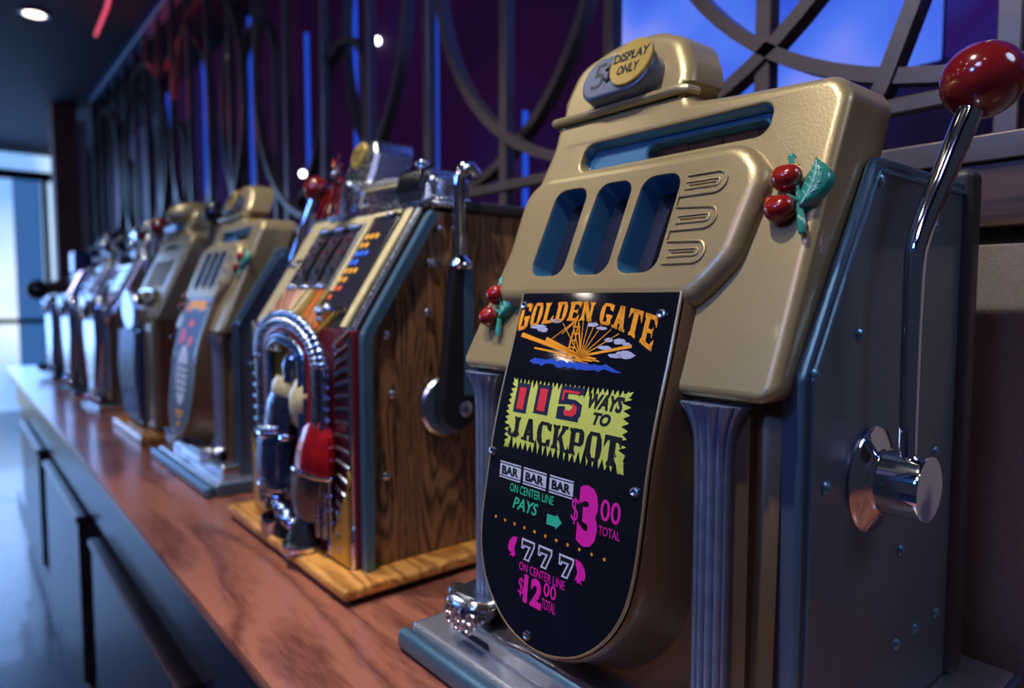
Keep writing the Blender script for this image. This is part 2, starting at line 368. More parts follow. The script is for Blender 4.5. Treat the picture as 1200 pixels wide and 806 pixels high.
# red reflection in the ceiling, stood in for by a glowing tube
OFF[0] = Vector((.9, 8.4, 3.6)); bm = bmesh.new(); tube(bm, [(1.60, 9.2, 3.59), (1.66, 9.9, 3.59), (1.70, 11.0, 3.59)], .022, 8)
tag(ground(build('neon_reflection', bm, mat('red_reflection_glow', (.3, .02, .04), .5, emit=(.9, .06, .12), es=.9)), OFF[0]), 'dim red glowing tube standing for a reflection in the dark ceiling near the lattice top', 'light')
# ceiling downlights
def downlight(x, y, label, grp=None, es=5):
    OFF[0] = Vector((x, y, 3.6)); t = thing('downlight', label, 'light', OFF[0], grp)
    bm = bmesh.new(); lathe(bm, (x, y, 3.62), (0, 0, -1), [(0, .17), (.02, .17), (.03, .15), (.02, .12), (-.005, .11)], 28); build('trim_ring', bm, fm, t)
    bm = bmesh.new(); lathe(bm, (x, y, 3.605), (0, 0, -1), [(-.01, 0.0), (-.01, .12), (.005, .12), (.008, 0.0)], 24)
    build('lens', bm, mat('warm_lens_%d' % es, (1, .9, .75), .4, emit=(1, .86, .76), es=es), t)
downlight(.99, 10.75, 'round warm recessed downlight in the dark ceiling at top left', None)
for x, y, l in [(-.15, 1.15, 'round recessed downlight over the nearest gold machine'), (.1, 3.1, 'round recessed downlight over the oak-sided machine')]:
    downlight(x, y, l)
for i, (x, y) in enumerate([(-1.4, 2.4), (-1.6, 5.0), (-1.5, 7.8), (-3.2, 3.6), (-3.3, 6.6), (-3.1, 9.6), (-5.0, 5.0), (-5.1, 8.4), (-1.2, -.6), (-3.2, .8)]):  # unseen lens discs added as bright spots for chrome and glass to reflect
    downlight(x, y, 'unseen light disc added over the open gaming floor for reflections', 'added reflection discs over the gaming floor', 26)

# ---- counter
OFF[0] = Vector((1.2, 5, -2.8))
ct = thing('counter_cabinet', 'long dark wooden counter cabinet with raised door panels under the machines', 'cabinet', OFF[0])
bm = bmesh.new(); box(bm, (.70, -1.6, -2.68), (1.96, 11.45, -1.075), .004); build('carcass', bm, CABW, ct)
bm = bmesh.new(); box(bm, (.60, -1.6, -1.09), (1.96, 11.5, -1.03), .012); box(bm, (.655, -1.6, -1.40), (.71, 11.45, -1.085), .005); build('apron', bm, CABW, ct)
bm = bmesh.new(); box(bm, (.62, -1.6, -2.8), (1.96, 11.45, -2.62), .01); build('plinth', bm, CABW, ct)
for y1 in (14.6, 12.25, 9.92, 7.3, 4.72, 2.05):
    if y1 > 12: continue
    y0 = y1-2.02
    bm = bmesh.new(); box(bm, (.60, y0, -2.60), (.71, y1, -1.45), .008)
    d = build('door', bm, CABW, ct)
    bm = bmesh.new(); box(bm, (.585, y0-.02, -1.49), (.70, y1+.02, -1.445), .010); build('cap_rail', bm, CABW, d)
OFF[0] = Vector((1.2, 5, -1.03))
bm = bmesh.new()
prof = [(.555, -.945), (.56, -.932), (.575, -.93), (1.99, -.93), (1.99, -1.03), (.60, -1.03), (.592, -1.01), (.580, -1.0), (.578, -.982), (.562, -.975), (.555, -.965)]
ra = [bm.verts.new((x, -1.7, z)) for x, z in prof]; rb = [bm.verts.new((x, 11.6, z)) for x, z in prof]; n = len(prof)
for i in range(n): bm.faces.new((ra[i], ra[(i+1) % n], rb[(i+1) % n], rb[i]))
bm.faces.new(ra); bm.faces.new(rb[::-1])
tag(ground(build('countertop', bm, COUNTER, angle=30), OFF[0]), 'long polished reddish-brown wooden countertop carrying the row of slot machines', 'countertop')

# ---- lattice screen
OFF[0] = Vector((2.15, 7, .405))
la = thing('lattice_screen', 'bronze lattice screen of posts and overlapping rings standing behind the machines', 'screen', OFF[0])
for i in range(-1, 20):
    y = .58+.695*i
    bm = bmesh.new(); box(bm, (2.13, y-.028, .405), (2.19, y+.028, 3.48), .004, 1); build('post', bm, BRONZE, la)
bm = bmesh.new(); box(bm, (2.12, -.3, .53), (2.17, 14.3, .575), .004, 1); build('rail', bm, BRONZE, la)
bm = bmesh.new(); box(bm, (2.08, -.3, 3.48), (2.24, 14.4, 3.62), .006, 1)
build('top_rail', bm, mat('blue_trim_paint', (.02, .10, .22), .4, .3), la)
bm = bmesh.new(); box(bm, (2.1, 14.28, .405), (2.22, 14.4, 3.6), .004, 1); build('end_post', bm, BLACKW, la)
def ring(cy, cz, r, x, ry=None, a0=0, a1=2*PI, n=72):
    ry = ry or r; pts = []
    full = abs(a1-a0-2*PI) < 1e-3
    for k in range(n if full else n+1):
        a = a0+(a1-a0)*k/n; pts.append((x, cy+ry*math.cos(a), cz+r*math.sin(a)))
    # keep between ledge and top rail
    bm = bmesh.new(); tube(bm, pts, .02, closed=full, flat=(.034, .022, (1, 0, 0)))
    build('ring', bm, BRONZE, la, angle=50)
def ubar(cy, cz, r, x, top=3.49, up=False):
    sg = -1 if not up else 1
    end = top if not up else .40
    pts = [(x, cy+r, end)]+[(x, cy+r, cz+(end-cz)*(.5-.5*q/1)) for q in (0,)]
    pts += [(x, cy+r*math.cos(PI*k/36), cz+sg*r*math.sin(PI*k/36)) for k in range(37)]
    pts += [(x, cy-r, cz+(end-cz)*.5), (x, cy-r, end)]
    bm = bmesh.new(); tube(bm, pts, .02, flat=(.034, .022, (1, 0, 0)))
    build('curved_bar', bm, BRONZE, la, angle=50)
def ring(cy, cz, r, x, n=80):
    bm = bmesh.new(); tube(bm, [(x, cy+r*math.cos(2*PI*k/n), cz+r*math.sin(2*PI*k/n)) for k in range(n)], .02, closed=True, flat=(.034, .022, (1, 0, 0)))
    build('ring', bm, BRONZE, la, angle=50)
for i in range(0, 10): ring(.54+1.43*i, 1.87, 1.27, 2.15 if i in (0, 1, 3, 5, 7, 9) else 2.30)
for y, z, r in ((4.5, 1.45, .33), (6.2, 2.0, .42), (9.0, 1.7, .4), (11.9, 1.7, .4)): ubar(y, z, r, 2.2, up=True)
bm = bmesh.new(); tube(bm, [(2.14, y, z) for y, z in [(.76, 3.49), (.76, 1.6), (.77, 1.1), (.80, .84), (.84, .73), (.88, .62), (.94, .50), (1.0, .40)]], .02, flat=(.034, .022, (1, 0, 0))); build('curved_bar', bm, BRONZE, la, angle=50)
# glowing strips for blue-lit bar edges, glowing dots for reflected lamps
BL = mat('blue_edge_glow', (.02, .06, .4), .4, emit=(.015, .09, .80), es=.75)
for y, z1 in [(3.67, 1.3), (4.79, 3.1), (6.2, 4.0), (7.35, 2.9), (9.15, 4.1), (11.2, 4.1), (13.4, 4.1)]:
    OFF[0] = Vector((3.13, y, .5)); bm = bmesh.new(); box(bm, (3.12, y-.009, .51), (3.17, y+.009, z1), .004, 1)
    tag(ground(build('edge_glow_strip', bm, BL), OFF[0]), 'thin vertical glowing strip added for blue light on the bronze lattice edges', 'light', 'blue edge glow strips behind the lattice')
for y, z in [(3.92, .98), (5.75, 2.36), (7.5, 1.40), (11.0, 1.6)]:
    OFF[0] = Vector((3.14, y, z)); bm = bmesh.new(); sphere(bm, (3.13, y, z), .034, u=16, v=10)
    tag(ground(build('lamp_reflection', bm, mat('glint', (1, 1, 1), .4, emit=(.95, .95, 1), es=9)), OFF[0]), 'tiny white bulb standing for a lamp reflection behind the bronze lattice', 'light', 'lamp reflection dots behind the lattice')

# ================================================================== gold machine with award glass
K = .404; K1 = math.sqrt(1+K*K); NX, NZ = -1/K1, K/K1
def face(y, s, w=0):
    z = -.169+s/K1; return Vector((1+K*(z+.169)+w*NX, y, z+w*NZ))
def faceX(y, s, w=0):          # thickness runs straight back
    z = -.169+s/K1; return Vector((1+K*(z+.169)-w, y, z))
def gx(z):
    if z >= -.15: return 1.037-.35*(.01-z)
    if z >= -.35:
        t = -.15-z; return .981-(.35*t-.625*t*t)
    return .936-.1*(-.35-z)
def gl(y, z, w=0): return Vector((gx(z)-w, y, z))
GLASS = [(1.216, .012, .02), (.775, .012, .012), (.766, -.15, .1), (.770, -.32, .1), (.776, -.44, .1), (.783, -.51, .1), (.80, -.575, .1), (.838, -.635, .1), (.90, -.688, .1), (.975, -.715, .1), (1.04, -.720, .1), (1.12, -.70, .1), (1.185, -.645, .1), (1.218, -.575, .1), (1.226, -.50, .1), (1.215, -.38, .1), (1.203, -.25, .1), (1.205, -.1, .1)]
def chaikin(P):
    p = [q[:2] for q in P[1:]]+[P[0][:2]]
    for _ in range(3):
        o = [p[0]]
        for a, b in zip(p, p[1:]): o += [(a[0]*.75+b[0]*.25, a[1]*.75+b[1]*.25), (a[0]*.25+b[0]*.75, a[1]*.25+b[1]*.75)]
        p = o+[p[-1]]
    return fillet([(x, z, .018 if i in (0, len(p)-1) else 0) for i, (x, z) in enumerate(p)], 0, 5)
def cut_z(bm, z0=-.75, z1=.05, n=26):
    for i in range(n+1):
        z = z0+(z1-z0)*i/n
        bmesh.ops.bisect_plane(bm, geom=bm.verts[:]+bm.edges[:]+bm.faces[:], plane_co=(0, 0, z), plane_no=(0, 0, 1))
def print_on(name, polys, ink, parent, w=.0012, text=None, label=None, fmap=None, cut=True):
    """flat print: polys in (y, z); text entries (vs, fs, f) map unit text to (y, z)"""
    bm = bmesh.new()
    for p in polys or []: poly_flat(bm, p, lambda a, b: Vector((0, a, b)))
    for vs, fs, f in text or []: put_flat(bm, vs, fs, lambda a, b: Vector((0, *f(a, b))))
    if cut: cut_z(bm)
    fm_ = fmap or (lambda y, z: gl(y, z, w))
    for v in bm.verts: v.co = fm_(v.co.y, v.co.z)
    for f in bm.faces:
        f.normal_update()
        if f.normal.x > 0: f.normal_flip()
    o = build(name, bm, INK[ink], parent, recalc=False, smooth=False)
    if label: o['label'] = label
    return o
def tx(s, y0, y1, z0, z1, fat=0, shear=0, warp=None):       # text in a box; y0 is the viewer's left
    vs, fs = text2d(s, fat, shear)
    f = warp or (lambda a, b: (y0+(y1-y0)*a, z0+(z1-z0)*b))
    return (vs, fs, f)
def blob(cy, cz, ry, rz, n=14, j=.25, seed=1):
    q = random.Random(seed); return [(cy+ry*math.cos(2*PI*i/n)*(1-j*q.random()), cz+rz*math.sin(2*PI*i/n)*(1-j*q.random())) for i in range(n)]
def line2(y0, z0, y1, z1, t):
    d = Vector((y1-y0, z1-z0)); n = Vector((-d.y, d.x)).normalized()*t/2
    return [(y0+n.x, z0+n.y), (y1+n.x*.6, z1+n.y*.6), (y1-n.x*.6, z1-n.y*.6), (y0-n.x, z0-n.y)]

def screw(bm, p, d, r=.011):
    lathe(bm, p, d, [(-.004, r*1.15), (.002, r*1.1), (.006, r*.8), (.008, r*.35), (.0085, 0)], 12)
def cherries(parent, y, s, k=1.0, name='cherry_ornament'):
    def f(a, b, w): return face(y+a*k, s+b*k, w*k)
    g = None
    bm = bmesh.new()
    for (a, b, r, w) in [(.018, .012, .0, 0)]: pass
    lead = None
    for a, b, r, w, fl in [(.004, .032, .027, .018, .8), (.028, -.004, .0135, .010, .8), (.004, -.027, .027, .018, .8)]:
        c = f(a, b, w); bm = bmesh.new(); vs = sphere(bm, (0, 0, 0), r*k, u=28, v=18)
        for v in vs:
            q = v.co.copy()
            dip = .007*k*math.exp(-((q.y**2+(q.z-r*k*.7)**2)/(.012*k)**2))
            q *= 1-dip/(r*k)
            v.co = c+q
        o = build('cherry', bm, RED, parent)
    # leaf: pointed oval, domed, with a pale midrib and side veins
    def lf(t, u, lift=0):
        wd = .0255*math.sin(PI*min(1, max(0, t))**.85)**.75 if 0 < t < 1 else 0
        cx = -.043-.010*math.sin(PI*t)+.010*(1-t); cy_ = -.030+.092*t
        return f(cx+u*wd, cy_+.006*abs(u)*math.sin(PI*t), (.010+.013*(1-u*u)-.003*math.exp(-(u/.09)**2) if abs(u) < 1 else 0)+lift)
    bm = bmesh.new(); n = 22; rows = []
    for i in range(n+1): rows.append([bm.verts.new(lf(i/n, u)) for u in (-1, -.9, -.7, -.45, -.2, -.07, 0, .07, .2, .45, .7, .9, 1)])
    for a, b in zip(rows, rows[1:]):
        for j in range(12):
            try: bm.faces.new((a[j], a[j+1], b[j+1], b[j]))
            except ValueError: pass
    bmesh.ops.remove_doubles(bm, verts=bm.verts, dist=1e-5)
    build('leaf', bm, GREEN, parent, angle=60)
    bm = bmesh.new()
    tube(bm, [lf(t, 0, .001) for t in (.05, .25, .5, .75, .93)], .0013*k, 5)
    for q in range(5):
        t = .2+.14*q
        for sg in (-1, 1): tube(bm, [lf(t, 0, .0005), lf(t+.07, sg*.3, .0006), lf(t+.11, sg*.55, .0004)], .0009*k, 5)
    build('leaf_vein', bm, mat('pale_vein', (.30, .62, .5), .3), parent)
    bm = bmesh.new()
    tube(bm, [f(.004, .070, .016), f(-.004, .050, .024), f(-.014, .022, .014), f(-.024, -.010, .012), f(-.034, -.038, .014), f(-.040, -.058, .013), f(-.043, -.074, .010)], [.0065*k, .0045*k, .004*k, .0045*k, .006*k, .0078*k, .006*k], 10)
    tube(bm, [f(-.026, -.016, .016), f(-.008, -.008, .026)], .004*k, 8); tube(bm, [f(-.016, .016, .020), f(-.006, .034, .034)], .004*k, 8)
    sphere(bm, f(.005, .072, .015), .008*k, u=12, v=8)
    build('stem', bm, GREEN, parent)

def column(parent, yc, wt, wb=.036, ztop=-.182, zbot=-.76, m=None, x0=1.035, bulge=.035, x_=None):
    nz, ny = 26, 56; rows = []; bm = bmesh.new()
    for i in range(nz+1):
        t = (i/nz)**1.6 if True else 0
        z = ztop+(zbot-ztop)*t; d = (ztop-z)
        fl = math.exp(-(d/.034)**1.25) if d > 0 else 1
        hw = wb+(wt-wb)*fl; dp = bulge+.018*fl
        row = []
        for j in range(ny+1):
            u = -1+2*j/ny; a = u*PI/2
            flute = abs(math.cos((u+1)*.5*PI*7))   # seven ridges
            y = yc+hw*math.sin(a*.985)*1.0
            x = x0-dp*(math.cos(a)**.7 if abs(u) < .999 else 0)+.011*(1-flute)**1.5*(abs(u) < .98)+.002
            row.append(bm.verts.new((x, y, z)))
        rows.append(row)
    for a, b in zip(rows, rows[1:]):
        for j in range(ny): bm.faces.new((a[j], a[j+1], b[j+1], b[j]))
    c = bm.verts.new((x0, yc, ztop+.001))
    for j in range(ny): bm.faces.new((rows[0][j], rows[0][j+1], c))
    return build('column', bm, m or COLB, parent, angle=55)

def golden_gate_art(g):
    wl = slabword('GOLDEN GATE', .12)
    def wp(p):
        a, b = p; u = (a-.5)*2; y = 1.207-(1.207-.808)*a
        top = -.014-.022*max(0, u)**2-.006*u*u+.008; bot = -.046-.030*u*u-.022*max(0, u)**2
        return (y-.002*0, bot+(top-bot)*b)
    print_on('printed_title', [[wp(p) for p in q] for q in wl], 'orange', g, label='orange arched slab-letter title print')
    L_ = []
    sun = (.985, -.119)
    for y1, z1, t in [(1.184, -.081, .013), (1.10, -.087, .012), (.857, -.090, .009)]: L_.append(line2(y1, z1, sun[0], sun[1]+.002, t*.75))
    for y1, z1 in [(1.06, -.052), (1.035, -.045), (.965, -.046), (.945, -.050), (.918, -.060), (.896, -.068), (1.002, -.044), (1.016, -.044), (.985, -.046)]: L_.append(line2(sun[0], sun[1], y1, z1, .0026))
    L_.append(line2(1.024, -.125, 1.022, -.040, .005)); L_.append(line2(1.008, -.125, 1.014, -.045, .003))
    for q in range(5): L_.append(rect(1.006, -.06-.014*q, 1.026, -.057-.014*q))
    L_.append(line2(1.02, -.043, 1.055, -.075, .003)); L_.append(line2(1.02, -.043, 1.09, -.092, .0025)); L_.append(line2(1.015, -.045, .99, -.10, .0025))
    L_.append(line2(1.13, -.108, .93, -.124, .004)); L_.append(line2(1.06, -.118, .96, -.130, .003))
    L_.append(blob(.983, -.115, .020, .012, 16, .2, 5)); L_.append(blob(.965, -.121, .03, .006, 12, .3, 9))
    print_on('printed_sunburst', L_, 'orange', g, label='orange bridge and sun ray drawing')
    cl = []
    for i, (cy, cz, ry, rz) in enumerate([(1.135, -.062, .030, .006), (1.118, -.068, .020, .006), (1.082, -.048, .020, .005), (.972, -.053, .020, .005), (.945, -.059, .018, .004), (.918, -.081, .014, .005), (.888, -.083, .020, .007), (.872, -.087, .014, .004), (.925, -.097, .020, .005), (.870, -.107, .030, .009), (.892, -.111, .022, .005)]):
        cl.append(blob(cy, cz, ry, rz, 18, .35, i+20))
    print_on('printed_clouds', cl, 'cloud', g)
    q = random.Random(3); pts = [(1.135, -.137)]
    pts += [(1.13-.01*i, -.127-.006*q.random()) for i in range(1, 24)]; pts += [(.865, -.142)]; pts += [(.89+.012*i, -.137-.008*q.random()) for i in range(0, 20)]
    print_on('printed_water', [pts], 'blue', g)
    # jagged yellow burst
    q = random.Random(11); e = []
    def side(a, b, n, amp):
        a = Vector(a); b = Vector(b); d = b-a; nn = Vector((-d.y, d.x)).normalized()
        for i in range(n):
            m0 = a+d*(i/n); m1 = a+d*((i+.5)/n)+nn*amp*(.45+.75*q.random())
            e.append(tuple(m0)); e.append(tuple(m1))
    side((1.172, -.176), (.826, -.172), 27, .022); side((.826, -.172), (.812, -.322), 11, -.0); e[-22:] = []
    side((.826, -.172), (.819, -.315), 10, .026); side((.819, -.322), (1.168, -.326), 22, .034); side((1.168, -.326), (1.176, -.262), 5, .020); side((1.176, -.262), (1.172, -.176), 7, .016)
    print_on('printed_burst', [e], 'yellow', g, .0010, label='jagged yellow-green starburst print')
    # numerals 115 in navy with red centres
    P = lambda y0, y1, z0, z1, polys: [[(y0+(y1-y0)*a, z0+(z1-z0)*b) for a, b in p] for p in polys]
    five = [[(0, 1), (1, 1), (1, .78), (.36, .78), (.36, .62), (.7, .62), (1, .5), (1, .15), (.75, 0), (.2, 0), (0, .12), (0, .35), (.3, .38), (.36, .24), (.6, .24), (.64, .34), (.62, .42), (.5, .46), (0, .42)]]
    nav = P(1.156, 1.108, -.250, -.184, [[(0, 0), (1, 0), (1, 1), (0, 1), (0, .80), (.12, .80), (.12, .08), (0, .08)]])+P(1.090, 1.040, -.244, -.182, [[(0, 0), (1, 0), (1, 1), (0, 1), (0, .80), (.12, .80), (.12, .08), (0, .08)]])+P(1.016, .948, -.243, -.178, five)
    nav = P(1.153, 1.110, -.248, -.185, [rect(.0, 0, 1, 1)])+P(1.087, 1.042, -.243, -.182, [rect(0, 0, 1, 1)])+P(1.016, .948, -.243, -.178, five)+P(1.022, .944, -.247, -.225, [rect(.08, .1, .9, .9)])
    print_on('printed_numerals', nav, 'navy', g, .0014, label='navy 115 numerals')
    rd = P(1.143, 1.121, -.240, -.194, [rect(0, 0, 1, 1)])+P(1.077, 1.053, -.236, -.190, [rect(0, 0, 1, 1)])+P(1.008, .958, -.236, -.186, [[(.0, 1), (.95, 1), (.95, .9), (.12, .9), (.12, .62), (0, .55)], [(.3, 0), (.75, 0), (.95, .15), (.95, .4), (.7, .52), (.62, .5), (.7, .35), (.55, .22), (.2, .22)]])
    print_on('printed_numeral_centres', rd, 'red', g, .0018, label='red centres of the numerals')
    print_on('printed_words', [], 'black', g, .0015, text=[tx('WAYS', .934, .842, -.214, -.184, .05, .25), tx('TO', .914, .868, -.243, -.219, .05, .25)], label='black words WAYS TO')
    wj = slabword('JACKPOT', .10)
    def wq(p):
        a, b = p; return (1.160-(1.160-.832)*a, (-.300-.014*a)+((-.256+.0*a)-(-.300-.014*a))*b)
    print_on('printed_jackpot', [[wq(p) for p in q_] for q_ in wj], 'black', g, .0015, label='dark slab lettering JACKPOT')
    bars = [(1.174, 1.103), (1.094, 1.022), (1.012, .943)]
    wh = []; bt = []
    for a, b in bars:
        wh += [rect(b, -.389, a, -.364), rect(b, -.3615, a, -.3585), rect(b, -.3945, a, -.3915)]
        bt.append(tx('BAR', a-.007, b+.007, -.3860, -.3670, .045))
    print_on('printed_bars', wh, 'white', g, .0012, label='three white bar symbols')
    print_on('printed_bar_words', [], 'black', g, .0016, text=bt, label='BAR BAR BAR')
    ar = [(1.012, -.438), (.985, -.438), (.985, -.432), (.968, -.447), (.985, -.464), (.985, -.459), (1.012, -.459)]
    print_on('printed_green_words', [ar], 'green', g, .0012, text=[tx('ON CENTER LINE', 1.135, .996, -.418, -.400, .008), tx('PAYS', 1.122, 1.040, -.452, -.426, .02, .3)], label='green ON CENTER LINE PAYS and arrow')
    pk = [tx('$', .944, .925, -.440, -.388, .0), tx('3', .926, .873, -.476, -.358, .06), tx('00', .868, .818, -.415, -.374, .012), tx('TOTAL', .869, .816, -.442, -.425, .006),
          tx('ON CENTER LINE', 1.085, .946, -.574, -.556, .008), tx('$', 1.083, 1.066, -.628, -.588, .0), tx('12', 1.066, 1.009, -.636, -.577, .05), tx('00', 1.005, .968, -.603, -.575, .012), tx('TOTAL', 1.008, .967, -.630, -.608, .006)]
    hand = [(0, 1), (.5, .95), (.9, .7), (1, .45), (.95, .25), (.6, .18), (.75, .0), (.5, .08), (.3, .0), (.25, .15), (.05, .1), (.2, .3), (.25, .5), (.1, .7)]
    hp = [[(1.098+(1.126-1.098)*a, -.555+.046*b) for a, b in hand], [(.923-(.923-.893)*a, -.550+.046*b) for a, b in hand]]
    print_on('printed_pink_words', hp, 'pink', g, .0012, text=pk, label='pink prices $3.00 TOTAL and $12.00 TOTAL')
    dots = [blob(1.176-.0327*i, -.484, .0038+.001*(4 <= i <= 6), .004, 8, .2, i) for i in range(11)]
    print_on('printed_dots', dots, 'orange', g)
    sv = []; sb = []
    for y0 in (1.083, 1.030, .968):
        o_ = [(0, 1), (1, 1), (1, .75), (.65, 0), (.22, 0), (.55, .62), (.25, .62), (.2, .5), (0, .5)]
        sv.append([(y0-.042*a, -.550+.044*b) for a, b in o_]); sb.append(offset(ccw(sv[-1]), -.0042))
    print_on('printed_sevens', sv, 'white', g, .0012, label='777 in white outline'); print_on('printed_seven_centres', sb, 'black', g, .0016)

def clown_art(g):
    P = print_on
    P('printed_night', [[(1.20, -.30), (.79, -.30), (.80, -.55), (.90, -.67), (1.04, -.70), (1.17, -.64), (1.215, -.52)]], 'navy', g, .0008)
    P('printed_hat', [[(1.14, -.01), (.86, -.01), (.84, -.045), (.90, -.07), (.93, -.05), (1.07, -.05), (1.10, -.075), (1.16, -.04)]], 'orange', g, label='orange cap print')
    P('printed_face', [[(1.19, -.06), (.80, -.06), (.83, -.30), (.90, -.31), (1.10, -.31), (1.18, -.28)]], 'mblue', g, .0010)
    P('printed_ground', [blob(1.0, -.40, .11, .16, 24, .05, 3)], 'white', g, .0013, label='white oval award panel')
    P('printed_cheeks', [blob(1.09, -.20, .05, .05, 12, .2, 2), blob(.93, -.22, .05, .035, 12, .3, 4), blob(1.17, -.05, .03, .03, 10, .2, 6), blob(1.0, -.13, .06, .02, 10, .2, 8)], 'red', g, .0016)
    P('printed_eyes', [blob(1.05, -.12, .02, .02, 10, .1, 2), blob(.92, -.12, .02, .02, 10, .1, 2), rect(.92, -.36, .97, -.34), rect(1.03, -.36, 1.08, -.34)], 'navy', g, .0018)
    rows = []
    for i in range(5):
        for j in range(3): rows.append(rect(1.08-.07*j-.045, -.34-.035*i-.02, 1.08-.07*j, -.34-.035*i))
    P('printed_table', rows, 'navy', g, .0017)
    P('printed_footer', [rect(.92, -.60, 1.08, -.585), rect(.94, -.62, 1.06, -.61), blob(1.0, -.655, .03, .02)], 'orange', g, .0014)

def golden_machine(oy, label, art, knob=REDB, group=None, ox=0, lift=0):
    OFF[0] = Vector((1.0, .993, -.93))
    t = thing('slot_machine', label, 'slot machine', (1.0+ox, .993+oy, -.93), group)
    # -- body
    bm = bmesh.new()
    pr = [(1.05, -.87), (1.035, -.85), (1.035, -.172), (1.07, -.12), (1.31, .23), (1.74, .23), (1.74, -.87)]
    a = [bm.verts.new((x, .585, z)) for x, z in pr]; b = [bm.verts.new((x, 1.40, z)) for x, z in pr]; n = len(pr)
    for i in range(n): bm.faces.new((a[i], a[(i+1) % n], b[(i+1) % n], b[i]))
    bm.faces.new(a); bm.faces.new(b[::-1])
    es = [e for e in bm.edges if all(abs(v.co.x-1.035) < .001 for v in e.verts) and abs(e.verts[0].co.y-e.verts[1].co.y) < .01]
    bmesh.ops.bevel(bm, geom=es, offset=.04, segments=5, affect='EDGES')
    build('cabinet_body', bm, GOLD_SHADED, t)
    # -- side panels
    out = fillet([(1.066, -.868, .004), (1.066, -.128, .02), (1.292, .247, .04), (1.745, .247, .005), (1.745, -.868, .004)], .01, 6)
    spx = [(1.313, .215), (1.581, .148), (1.249, -.064), (1.088, -.125), (1.139, -.322), (1.465, -.508), (1.632, -.329), (1.672, -.70), (1.557, -.70), (1.461, -.702)]
    for sgn, yf in ((-1, .544), (1, 1.434)):
        f = (lambda x, z, w, yf=yf, sgn=sgn: Vector((x, yf+sgn*(w-.03), z)))
        p = slab('side_panel', out, -.012, .03, .006, f, STEEL, t)
        bm = bmesh.new(); rp = fillet([(1.080, -.862, 0), (1.080, -.132, .02), (1.302, .232, .03), (1.735, .232, 0)], .01, 6)
        tube(bm, [(x, yf+sgn*.001, z) for x, z in rp], .0055, 8); build('rim', bm, TRIMB, p)
        bm = bmesh.new(); rp = fillet([(1.062, -.862, 0), (1.062, -.130, .02), (1.290, .250, .04), (1.735, .250, 0)], .01, 6)
        tube(bm, [(x, yf-sgn*.006, z) for x, z in rp], .007, 8); build('rim', bm, TRIMB, p)
        for x, z in spx:
            bm = bmesh.new(); screw(bm, (x, yf, z), (0, sgn, 0), .012); build('screw', bm, TRIMB, p)
    # -- dark wooden back and top cover
    bm = bmesh.new(); box(bm, (1.735, .525, -.868), (1.81, 1.46, .288), .022); box(bm, (1.50, .60, .22), (1.76, 1.39, .285), .02)
    build('back_panel', bm, BLACKW, t)
    bm = bmesh.new(); box(bm, (1.26, .62, .16), (1.47, 1.30, .36), .05, 5); build('mechanism_cover', bm, BLACK, t)
    # -- head casting
    hs = [(1.430, -.004, .03), (1.368, .33, .3), (1.318, .60, .2), (1.332, .672, .012), (.920, .672, .01), (.912, .638, .02), (.80, .626, .2), (.585, .612, .05), (.556, .565, .05), (.562, .26, .5), (.566, -.004, .035)]
    hs = fillet(hs, .02, 6)
    slots = [fillet(q, .034, 6) for q in ([(1.222, .222), (1.208, .446), (1.098, .446), (1.106, .222)], [(1.086, .222), (1.070, .446), (.966, .444), (.974, .222)], [(.958, .222), (.944, .444), (.840, .442), (.846, .222)])]
    wh = fillet([(1.204, .506), (1.204, .592), (.694, .592), (.694, .506)], .034, 7)
    bm = bmesh.new(); o = offset(ccw(hs), -.022)
    bz_in = [offset(ccw(s), .004) for s in slots]
    relief(bm, o, [wh]+bz_in, 0, rnd(.022, 0, -.17, 6), [(.004, -.002), (.007, -.008), (.008, -.05)], lambda y, s, w: faceX(y, s, w), back=False)
    h = build('head_casting', bm, GOLD, t)
    # -- arch on top carrying the price badge
    ar = [(1.335, .622, .004), (1.342, .735, .05), (1.322, .838, .07), (1.20, .880, .2), (1.07, .872, .12), (.985, .828, .09), (.935, .735, .2), (.918, .612, .004)]
    bm = bmesh.new(); o = offset(ccw(fillet(ar, .02, 7)), -.03)
    relief(bm, o, [], -.003, rnd(.03, -.003, -.13, 7), [], lambda y, s, w: faceX(y, s, w), back=True)
    arch = build('coin_head', bm, GOLD, t)
    bm = bmesh.new(); tube(bm, [faceX(1.336, .672, -.03)]+[faceX(y, .672, .008) for y in (1.330, 1.25, 1.13, 1.0, .940)]+[faceX(.926, .670, .002), faceX(.920, .668, -.03)], .0115, 10); build('ledge', bm, GOLD, arch)
    # -- badge
    bd = fillet([(1.222, .676), (1.222, .794), (1.008, .794), (1.008, .676)], .054, 8)
    bm = bmesh.new(); relief(bm, offset(ccw(bd), -.010), [], .047, rnd(.010, .047, -.03, 5), [], lambda y, s, w: face(y, s+.0, w), back=False)
    bg = build('price_badge', bm, mat('badge_blue_grey', (.13, .15, .22), .4, .5, bump=.15, bscale=200), t); bg['label'] = 'blue-grey raised price badge reading 5 cents'
    bm = bmesh.new(); v_, f_ = text2d('5', .0); put_flat(bm, v_, f_, lambda a, b: face(1.186-.038*a, .704+.070*b, .0478))
    tube(bm, [face(1.134+.016*math.cos(q), .738+.018*math.sin(q), .048) for q in [PI*.2+i*PI*1.6/9 for i in range(10)]], .004, 6); tube(bm, [face(1.134, .714, .048), face(1.134, .762, .048)], .0035, 6)
    build('price_figure', bm, mat('badge_dark', (.02, .022, .03), .4), bg, recalc=False)
    bm = bmesh.new(); lathe(bm, face(1.068, .748, .044), (NX, 0, NZ), [(0, .061), (.008, .061), (.010, .059), (.010, 0)], 40)
    dk = build('display_disc', bm, DISCG, t); dk['label'] = 'round gold disc reading DISPLAY ONLY'
    bm = bmesh.new()
